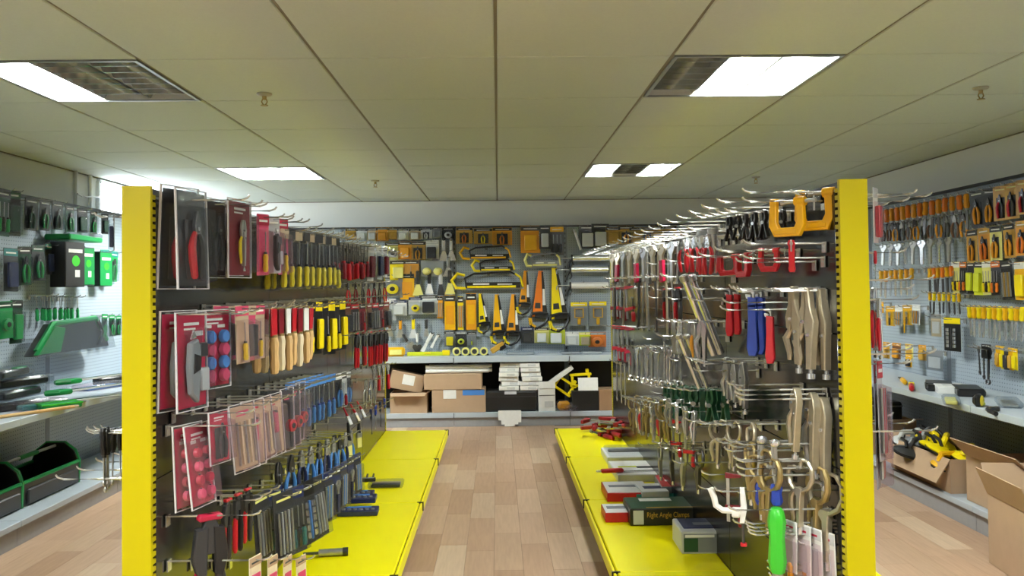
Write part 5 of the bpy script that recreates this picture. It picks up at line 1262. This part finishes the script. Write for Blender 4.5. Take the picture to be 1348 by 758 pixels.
on_shelf('black_pouch', 1236, 512, 1.1, 'flat black pouch on the right shelf', 'pouch', [('body', MB().bbox((0, 0, .02), (.30, .16, .04), .015), 'black'), ('flap', MB().bbox((.03, 0, .042), (.20, .15, .006), .002), 'charcoal')])
on_shelf('white_box', 1250, 516, 1.2, 'flat white box on the right shelf', 'box', [('body', MB().bbox((0, 0, .022), (.22, .16, .044), .003), 'white'), ('label_sheet', MB().bbox((.02, 0, .0445), (.1, .08, .001), .0004), 'pale')])
on_shelf('black_case', 1274, 519, 1.2, 'flat black case beside the white box, right shelf', 'case', [('body', MB().bbox((0, 0, .024), (.26, .15, .048), .008), 'black'), ('latch', MB().bbox((-.10, -.076, .024), (.04, .006, .02), .002), 'grey')])
on_shelf('wrapped_tool', 1252, 530, 1.1, 'pale yellow wrapped tool on the right shelf edge', 'wrapped tool', [('tool', MB().bbox((0, 0, .012), (.20, .06, .02), .005), 'paleyellow'), ('wrapper', MB().bbox((0, 0, .018), (.24, .09, .034), .01), 'clear')])
on_shelf('tape_measure', 1288, 535, .7, 'yellow and black tape measure on the right shelf', 'tape measure', [('case', MB().bbox((0, 0, .035), (.08, .045, .07), .018), 'black'), ('side', MB().lathe([(.02, -.028), (.03, -.022)], 12, (-.01, 0, .035), 'y'), 'yellow'), ('hook_end', MB().bbox((.05, 0, .01), (.03, .03, .016), .003), 'lime')])
on_shelf('curved_handle', 1312, 545, 1.0, 'black curved handle on the right shelf edge', 'handle', [('arc', MB().tube([(-.10, 0, .015), (-.05, .03, .02), (0, .04, .022), (.05, .03, .02), (.10, 0, .015)], .012, 8), 'black'), ('end', MB().bbox((.1, 0, .015), (.03, .03, .026), .006), 'charcoal')])
on_shelf('wrapped_tool', 1328, 534, 1.1, 'clear wrapped parts at the far right of right shelf', 'wrapped tool', [('parts', MB().bbox((0, 0, .012), (.18, .08, .02), .006), 'steel'), ('wrapper', MB().bbox((0, 0, .02), (.24, .12, .038), .012), 'clear')])
# suction lifters in an open carton, and other cartons under the right shelf
BE = 'boxes under the right wall shelf'
p = P(1228, 632, 2, .14)
c = carton('cardboard_box', (2.86, p.y + .02, .142), (.40, .72, .20), .0, 'open carton full of suction lifters under the right shelf', group=BE, flaps=[('x', -1, -1.05, .16), ('y', 1, .3, .1)], lid=False)
cy_ = p.y
def lifter(x, y, z, col, rz, label, rx=.3, twin=False):
    t = top('suction_lifter', (x, y, z), rz, label, 'suction lifter', 'suction lifters in the open carton', rx, sc=1.3)
    for s_ in ((-1, 1) if twin else (0,)):
        obj('cup', MB().lathe([(.062, 0), (.066, .006), (.055, .016), (.03, .024), (.012, .03)], 16, (s_ * .085, 0, 0)), col, t)
        obj('lever', MB().tube([(s_ * .085 - .02, 0, .03), (s_ * .085, .02, .05), (s_ * .085 + .02, .05, .052)], .008, 7), 'black', t)
        obj('rubber', MB().lathe([(.064, -.008), (.066, 0), (.05, 0)], 16, (s_ * .085, 0, 0)), 'black', t)
    obj('handle', MB().tube([(-.085 if twin else -.04, 0, .025), (-.06 if twin else -.03, 0, .06), (.06 if twin else .03, 0, .06), (.085 if twin else .04, 0, .025)], .014, 8), col, t)


lifter(2.78, cy_ + .10, .345, 'yellow', 1.2, 'yellow twin suction lifter, left one on the heap', .35, True)
lifter(2.76, cy_ - .06, .355, 'yellow', 1.0, 'yellow twin suction lifter, front one on the heap', .4, True)
lifter(2.80, cy_ - .26, .33, 'yellow', .6, 'single yellow suction lifter at the right of the heap', .25)
lifter(2.70, cy_ - .22, .28, 'mustard', .2, 'yellow suction lifter low at the carton edge', .2)
lifter(2.80, cy_ + .22, .34, 'grey', .9, 'grey twin suction lifter at the left of the heap', .3, True)
lifter(2.70, cy_ + .15, .30, 'charcoal', .7, 'dark grey twin suction lifter in front in the carton', .3, True)
lifter(2.72, cy_ + .30, .32, 'pale', .2, 'silver suction lifter beside the red tin', .3)
t = top('red_tin', (2.85, cy_ + .33, .30), 0, 'red tin at the back left of the lifter carton', 'tin', BE)
obj('can', MB().cyl((0, 0, 0), (0, 0, .10), .045, n=14), 'red', t); obj('lid', MB().cyl((0, 0, .10), (0, 0, .106), .047, n=14), 'pale', t)
p = P(1172, 600, 2, .14)
carton('cardboard_box', (2.86, p.y + .30, .142), (.38, .46, .24), .05, 'smaller open carton behind the right yellow post', group=BE, flaps=[('x', -1, -.5, .14), ('y', -1, .2, .12)], lid=False)
t = top('grey_case', (2.9, p.y + .32, .27), .1, 'dark grey case standing in the smaller open carton', 'case', BE)
obj('body', MB().bbox((0, 0, .12), (.20, .30, .22), .012), 'charcoal', t); obj('rim', MB().bbox((0, 0, .2), (.205, .305, .012), .003), 'grey', t)
c = carton('cardboard_box', (2.88, cy_ - .78, .142), (.40, .62, .26), 0, 'carton right of the lifters under the right shelf', group=BE, flaps=[('x', -1, .8, .14)], lid=False)
# big carton on the floor
pa_ = P(1291, 742, 2, 0.0)
carton('cardboard_box', (pa_.x + .20, pa_.y - .24, .003), (.36, .46, .345), -.12, 'big open carton on the floor at lower right', group=BE, flaps=[('y', 1, .9, .16), ('x', -1, 1.15, .14), ('x', 1, .4, .16), ('y', -1, .5, .16)], lid=False)

# ------------------------------------------------------------------ left wall board
G = 'goods on the left wall board'
WR = 'the left'
gp = lambda card, head, cont, cc, w=.12, h=.28: pk_(w, h, card, head, cont, cc)
row('W', 'pack', [gp('darkgreen', 'black', 'drivers', 'green'), gp('black', 'darkgreen', 'block', 'darkgreen')], (4, 250, 310), (16, 252, 310), 2, .09, 'dark green pack at the left photo edge, left wall top row', WR, 'carded tool', G)
row('W', 'pack', [gp('black', 'charcoal', 'pliers', 'darkgreen', .14), gp('charcoal', 'black', 'pliers', 'green')], (42, 262, 303), (76, 267, 304), 3, .09, 'black card with green pliers, left wall top row', WR, 'carded tool', G)
row('W', 'pack', [gp('darkgreen', 'black', 'pliers', 'green'), gp('black', 'black', 'block', 'darkgreen', .16)], (92, 272, 306), (138, 282, 308), 4, .09, 'dark card with green tool, left wall top row', WR, 'carded tool', G)
row('W', 'pack', [gp('charcoal', 'teal', 'block', 'navy'), gp('darkgreen', 'charcoal', 'pliers', 'green'), gp('charcoal', 'darkgreen', 'pliers', 'green')], (14, 328, 384), (66, 322, 362), 4, .09, 'green pliers on dark card, left wall second row', WR, 'carded tool', G)
hang('W', 'carton', dict(w=.16, h=.26, d=.10, col='charcoal', side='black'), 79, 319, 378, .10, 'black hanging carton, left wall second row', 'carton', G, hk=True)
hang('W', 'carton', dict(w=.13, h=.26, d=.10, col='green', side='charcoal'), 99, 326, 376, .12, 'green printed carton left of another, left wall second row', 'carton', G)
hang('W', 'carton', dict(w=.13, h=.24, d=.10, col='green', side='darkgreen'), 123, 332, 377, .12, 'green printed carton nearer the post, left wall second row', 'carton', G)
row('W', 'pack', [gp('green', 'teal', 'pliers', 'green')], (138, 330, 376), (150, 332, 372), 2, .09, 'bright green pack beside the post, left wall', WR, 'carded tool', G)
row('W', 'pack', [gp('green', 'darkgreen', 'tape', 'green', .14, .26), gp('darkgreen', 'black', 'block', 'green', .12, .3)], (6, 398, 448), (22, 396, 452), 2, .09, 'green pack at the left photo edge, left wall third row', WR, 'carded tool', G)
row('W', 'driver', [dict(hc='green', tip='steel', collar='black')], (58, 388, 422), (102, 390, 420), 7, .10, 'green screwdriver, left wall third row', WR, 'screwdriver', G, stack=2, sp=.05)
row('W', 'pack', [gp('darkgreen', 'green', 'pliers', 'green')], (138, 414, 444), (156, 416, 442), 3, .10, 'green pack low beside the post, left wall', WR, 'carded tool', G)
a_ = P(100, 314, 0, XWL + .12)
t = top('plastic_tray', (XWL + .11, a_.y, a_.z - .02), R90, 'green plastic tray with clear lid above the cartons', 'tray', G)
obj('tray', MB().bbox((0, 0, .02), (.46, .18, .04), .008), 'green', t); obj('lid', MB().bbox((.12, 0, .05), (.24, .17, .04), .008), 'clear', t)
a_ = P(90, 462, 0, XWL + .12)
t = top('tool_roll', (XWL + .13, a_.y, a_.z), R90, 'black and green tool bag in plastic, hung across the left wall', 'tool bag', G)
obj('bag', MB().prism([(-.50, 0), (.50, .0), (.44, .10), (.28, .22), (-.28, .20)], -.035, .035, .01), 'charcoal', t)
obj('trim', MB().tube([(-.46, -.03, .03), (-.28, -.035, .20), (.28, -.035, .22), (.46, -.03, .05)], .02, 7), 'green', t)
obj('side_pocket', MB().prism([(-.50, .01), (-.22, .01), (-.16, .17), (-.29, .19)], -.06, -.03, .008), 'green', t)
obj('strap', MB().tube([(.30, -.05, .02), (.34, -.06, .12), (.30, -.05, .20)], .014, 6), 'black', t)
obj('film', MB().prism([(-.52, -.01), (.52, -.01), (.46, .12), (.29, .235), (-.29, .22)], -.075, -.07), 'clear', t)
# left shelf
SW = 'things on the left wall shelf'
def wsh(name, px, py, rz, label, cat, parts, dz=0.0, rx=0.0, ry=0.0):
    p = P(px, py, 2, SH_Z); t = top(name, (max(p.x, XWL + .14), p.y, SH_Z + dz), rz, label, cat, SW, rx, ry)
    for n_, b_, mt in parts: obj(n_, b_, mt, t)
    return t
def slab(w, d, h, z=None): return MB().bbox((0, 0, (h / 2) if z is None else z), (w, d, h), min(h, d) * .22)
for i, (px, py, dz, rz) in enumerate(((14, 540, .0, 1.0), (22, 537, .065, 1.5), (26, 536, .13, 1.25), (12, 538, .19, 1.7))):
    wsh('wrapped_tool', px, py, rz, f'black tool in clear wrap on the left shelf heap, {["bottom", "second", "third", "top"][i]}', 'wrapped tool', [('tool', slab(.34, .09, .045), 'black'), ('grip', MB().bbox((.08, -.02, .047), (.12, .04, .012), .004), 'green' if i % 2 else 'charcoal'), ('wrapper', slab(.40, .13, .06, .026), 'clear')], dz)
for i, (px, py, dz, rz, L) in enumerate(((78, 531, .0, .9, .40), (88, 528, .055, 1.1, .46), (98, 525, .11, 1.2, .52))):
    wsh('hand_saw', px, py, rz, f'green hand saw lying on the left shelf, {["bottom", "middle", "top"][i]} of three', 'saw', [('blade', MB().prism([(-.05, 0), (L, .03), (L, .055), (-.05, .10)], -.004, .004), 'pale'), ('handle', MB().tube([(-.05, 0, .0), (-.14, 0, .005), (-.17, 0, .05), (-.12, 0, .10), (-.05, 0, .10)], .017, 8, closed=True), 'green'), ('sleeve', MB().prism([(-.03, -.006), (L, .024), (L, .036), (-.03, .03)], -.008, .008, .002), 'darkgreen')], dz + .012, rx=R90 * .96)
wsh('green_tray', 78, 537, .8, 'bright green shallow tray on the left shelf edge', 'tray', [('tray', slab(.22, .12, .03), 'green'), ('rim', MB().tube([(-.11, -.06, .03), (.11, -.06, .03), (.11, .06, .03), (-.11, .06, .03)], .006, 6, closed=True), 'leaf')])
wsh('wooden_stick', 30, 547, 1.05, 'thin wooden stick on the left shelf edge', 'stick', [('shaft', MB().cyl((-.30, 0, .011), (.30, 0, .011), .010, n=8), 'wood'), ('tip', MB().cyl((.30, 0, .011), (.33, 0, .011), .010, .006, n=8), 'tan')])
wsh('wrapped_tool', 50, 537, 1.0, 'pale green wrapped pack on the left shelf', 'wrapped tool', [('pack', slab(.24, .12, .03), 'teal'), ('wrapper', slab(.30, .16, .05, .024), 'haze')])
wsh('wrapped_tool', 132, 511, 1.2, 'clear wrapped bluish parts on the left shelf near the post', 'wrapped tool', [('parts', slab(.3, .1, .02), 'skyblue'), ('wrapper', slab(.36, .16, .04, .02), 'haze')])
wsh('wrapped_tool', 148, 505, 1.2, 'black and yellow tool on the left shelf near the post', 'wrapped tool', [('tool', slab(.3, .09, .06), 'black'), ('band', MB().bbox((.02, 0, .062), (.2, .05, .006), .002), 'mustard')])
# open tool totes on the left base
def tote(px, py, label, L=.62):
    p = P(px, py, 2, .14)
    t = top('tool_tote', (-2.93, p.y, .142), 0, label, 'tool tote', 'black and green tool totes')
    w, h = .30, .26
    pr = [(-w / 2, 0), (w / 2, 0), (w / 2, h * .55), (w * .42, h * .8), (w * .2, h), (-w * .2, h), (-w * .42, h * .8), (-w / 2, h * .55)]
    for s_ in (0, L):
        obj('end_panel', MB().prism(pr, s_ - .008, s_ + .008, .004), 'black', t)
        obj('end_binding', MB().tube([(x, s_ - (.008 if s_ == 0 else -.008), z) for x, z in pr], .010, 6, closed=True), 'green', t)
    for s_ in (-1, 1):
        obj('side_panel', MB().box((s_ * w * .49, L / 2, h * .26), (.010, L, h * .5)), 'black', t)
        obj('pocket', MB().bbox((s_ * w * .52, L / 2, h * .2), (.02, L * .9, h * .34), .006), 'charcoal', t)
        obj('side_binding', MB().tube([(s_ * w * .49, 0, h * .53), (s_ * w * .49, L, h * .53)], .012, 6), 'green', t)
    obj('bottom', MB().box((0, L / 2, .006), (w * .96, L, .012)), 'black', t)
    obj('handle_bar', MB().cyl((0, 0, h * .93), (0, L, h * .93), .010, n=8), 'steel', t)
    obj('handle_grip', MB().cyl((0, L * .35, h * .93), (0, L * .65, h * .93), .015, n=8), 'green', t)


tote(45, 668, 'black and green open tool tote on the left base')
tote(-86, 705, 'second tool tote cut off by the left photo edge', .5)

# ------------------------------------------------------------------ goods lying on the yellow decks
DL = 'goods lying on the left yellow deck'
DZ = .141
def deck(name, px, py, rz, label, cat, parts, group, dz=0.0, rx=0.0):
    p = P(px, py, 2, DZ); t = top(name, (p.x, p.y, DZ + dz), rz, label, cat, group, rx)
    for n_, b_, mt in parts: obj(n_, b_, mt, t)
    return t
comb = [('spine', MB().bbox((0, 0, .012), (.20, .03, .022), .003), 'black')] + [('tooth', MB().bbox((-.08 + .04 * k, .08, .012), (.012, .14, .012), .002), 'charcoal') for k in range(5)] + [('stripe', MB().bbox((0, -.005, .024), (.18, .008, .003), .001), 'pale')]
deck('comb_tool', 474, 634, .1, 'black comb-like tool lying on the left yellow deck', 'tool', comb, DL)
deck('wrapped_tool', 508, 641, .05, 'clear pack of grey tools at the middle of left deck', 'wrapped tool', [('tool', MB().bbox((0, 0, .012), (.18, .04, .02), .004), 'darksteel'), ('second_tool', MB().bbox((0, .05, .012), (.18, .03, .02), .004), 'tan'), ('wrapper', MB().bbox((0, .02, .018), (.22, .13, .034), .008), 'clear')], DL)
for i, (px, py, dz) in enumerate(((472, 676, 0), (470, 668, .036), (468, 654, .0))):
    deck('socket_set', px, py, .05, f'navy socket set pack on the left deck, {["nearest, bottom", "nearest, top", "farther one"][i]}', 'socket set', [('tray', MB().bbox((0, 0, .014), (.22, .11, .028), .004), 'navy')] + [('socket', MB().cyl((-.08 + .032 * k, -.02, .028), (-.08 + .032 * k, -.02, .034), .011, n=8), 'steel') for k in range(6)] + [('label_strip', MB().bbox((0, .03, .029), (.14, .025, .002), .0005), 'skyblue')], DL, dz)
deck('grease_gun', 434, 732, .15, 'small steel cylinder tool lying on the left yellow deck', 'tool', [('barrel', MB().cyl((-.05, 0, .018), (.06, 0, .018), .017, n=12), 'steel'), ('cap', MB().cyl((.06, 0, .018), (.085, 0, .018), .019, n=12), 'charcoal'), ('stem', MB().cyl((-.05, 0, .018), (-.12, 0, .018), .007), 'darksteel')], DL)
DR = 'goods lying on the right yellow deck'
for i, (px, py, rz, lb) in enumerate(((780, 566, 3.6, 'red bar clamp lying leftmost at the far end of right deck'), (796, 568, 3.5, 'red bar clamp in the middle of the heap on right deck'), (808, 566, 2.9, 'red bar clamp at the right of the heap on right deck'), (770, 574, 4.3, 'red bar clamp across the front of the heap on right deck'))):
    p = P(px, py, 2, DZ)
    place('fclamp', dict(hc='oxblood'), (p.x, p.y, DZ + .03 + .036 * i), (R90 * .98, 0, rz), 1.4, lb, 'clamp', DR)
def flatbox(px, py, dim, rz, label, colt, cols, extra=(), dz=0.0):
    w, d, h = dim
    return deck('boxed_tool', px, py, rz, label, 'box', [('body', MB().bbox((0, 0, h / 2), (w, d, h), .003), cols), ('top_print', MB().bbox((0, 0, h + .0005), (w * .96, d * .94, .002), .0005), colt)] + list(extra), DR, dz)
flatbox(826, 604, (.34, .36, .05), .0, 'grey-blue blister box behind the knives on right deck', 'white', 'pale', [('tool', MB().bbox((.0, .02, .06), (.28, .05, .02), .008), 'steel'), ('window', MB().bbox((0, 0, .062), (.31, .3, .03), .01), 'clear')])
flatbox(842, 624, (.36, .42, .045), .02, 'pale box with grey tools printed on right deck', 'white', 'pale', [('dark_print', MB().bbox((.08, .0, .0475), (.2, .05, .002), .0005), 'charcoal'), ('lime_print', MB().bbox((-.08, .02, .0475), (.12, .03, .002), .0005), 'lime')])
deck('putty_knife', 806, 632, .15, 'red-handled knife poking out over the right deck', 'knife', [('handle', MB().bbox((0, 0, .012), (.15, .04, .024), .008), 'red'), ('blade', MB().prism([(.07, -.004), (.34, -.002), (.34, .002), (.07, .004)], -.016, .016), 'chrome'), ('tang', MB().bbox((-.09, 0, .012), (.03, .02, .012), .003), 'white')], DR, .05)
flatbox(824, 652, (.26, .28, .05), .0, 'white and red box on right deck, farther of two', 'white', 'red', [('print', MB().bbox((0, .02, .052), (.2, .05, .002), .0005), 'grey')])
flatbox(858, 655, (.16, .2, .06), .05, 'small pale box with dark print between the red boxes', 'white', 'smoke', [('print', MB().bbox((.02, 0, .062), (.14, .06, .002), .0005), 'navy'), ('side_print', MB().bbox((0, -.086, .03), (.22, .002, .03), .0005), 'teal')])
flatbox(886, 648, (.18, .3, .05), -.05, 'red-topped box against the right rack panel', 'red', 'grey', [('print', MB().bbox((0, 0, .052), (.1, .04, .002), .0005), 'white')], .02)
flatbox(816, 681, (.18, .18, .05), .0, 'white and red box on right deck, nearer of two', 'white', 'red', [('print', MB().bbox((0, .01, .052), (.14, .05, .002), .0005), 'grey')])


def text(body, size, mt, parent, loc, rot, name='lettering'):
    cu = bpy.data.curves.new(name, 'FONT'); cu.body = body; cu.size = size; cu.extrude = .0004; cu.align_x = 'LEFT'
    tmp = bpy.data.objects.new('tmp', cu); C.objects.link(tmp)
    bpy.context.view_layer.update()
    me = bpy.data.meshes.new_from_object(tmp.evaluated_get(bpy.context.evaluated_depsgraph_get()))
    bpy.data.objects.remove(tmp); me.materials.clear(); me.materials.append(m(mt))
    o = bpy.data.objects.new(name, me); C.objects.link(o); o.parent = parent; o.location = loc; o.rotation_euler = rot
    return o


t = flatbox(870, 683, (.34, .22, .06), .0, 'black and green box with yellow lettering on right deck', 'bottle', 'black', [('picture', MB().bbox((-.13, -.111, .03), (.05, .002, .05), .0005), 'pale'), ('white_print', MB().bbox((-.02, .05, .0620), (.16, .05, .001), .0004), 'white'), ('edge_print', MB().bbox((.03, -.095, .0622), (.24, .012, .001), .0004), 'gold')])
text('Right Angle Clamps', .026, 'gold', t, (-.09, -.1115, .03), (R90, 0, 0))
t.scale = (1.08, 1.08, 1.45)
t = flatbox(922, 719, (.165, .16, .075), -.02, 'pale green box with clear top window, nearest on right deck', 'pale', 'pale', [('window', MB().bbox((-.005, .01, .0775), (.125, .115, .003), .001), 'navy'), ('tool_print', MB().bbox((.01, .0, .0795), (.07, .03, .001), .0004), 'grey'), ('front_print', MB().bbox((0, -.081, .037), (.15, .002, .062), .0005), 'grey'), ('green_print', MB().bbox((-.05, -.0825, .031), (.048, .001, .046), .0004), 'bottle'), ('title_strip', MB().bbox((-.02, -.0825, .061), (.10, .001, .009), .0004), 'white')])
t.scale = (1.36, 1.36, 1.36)
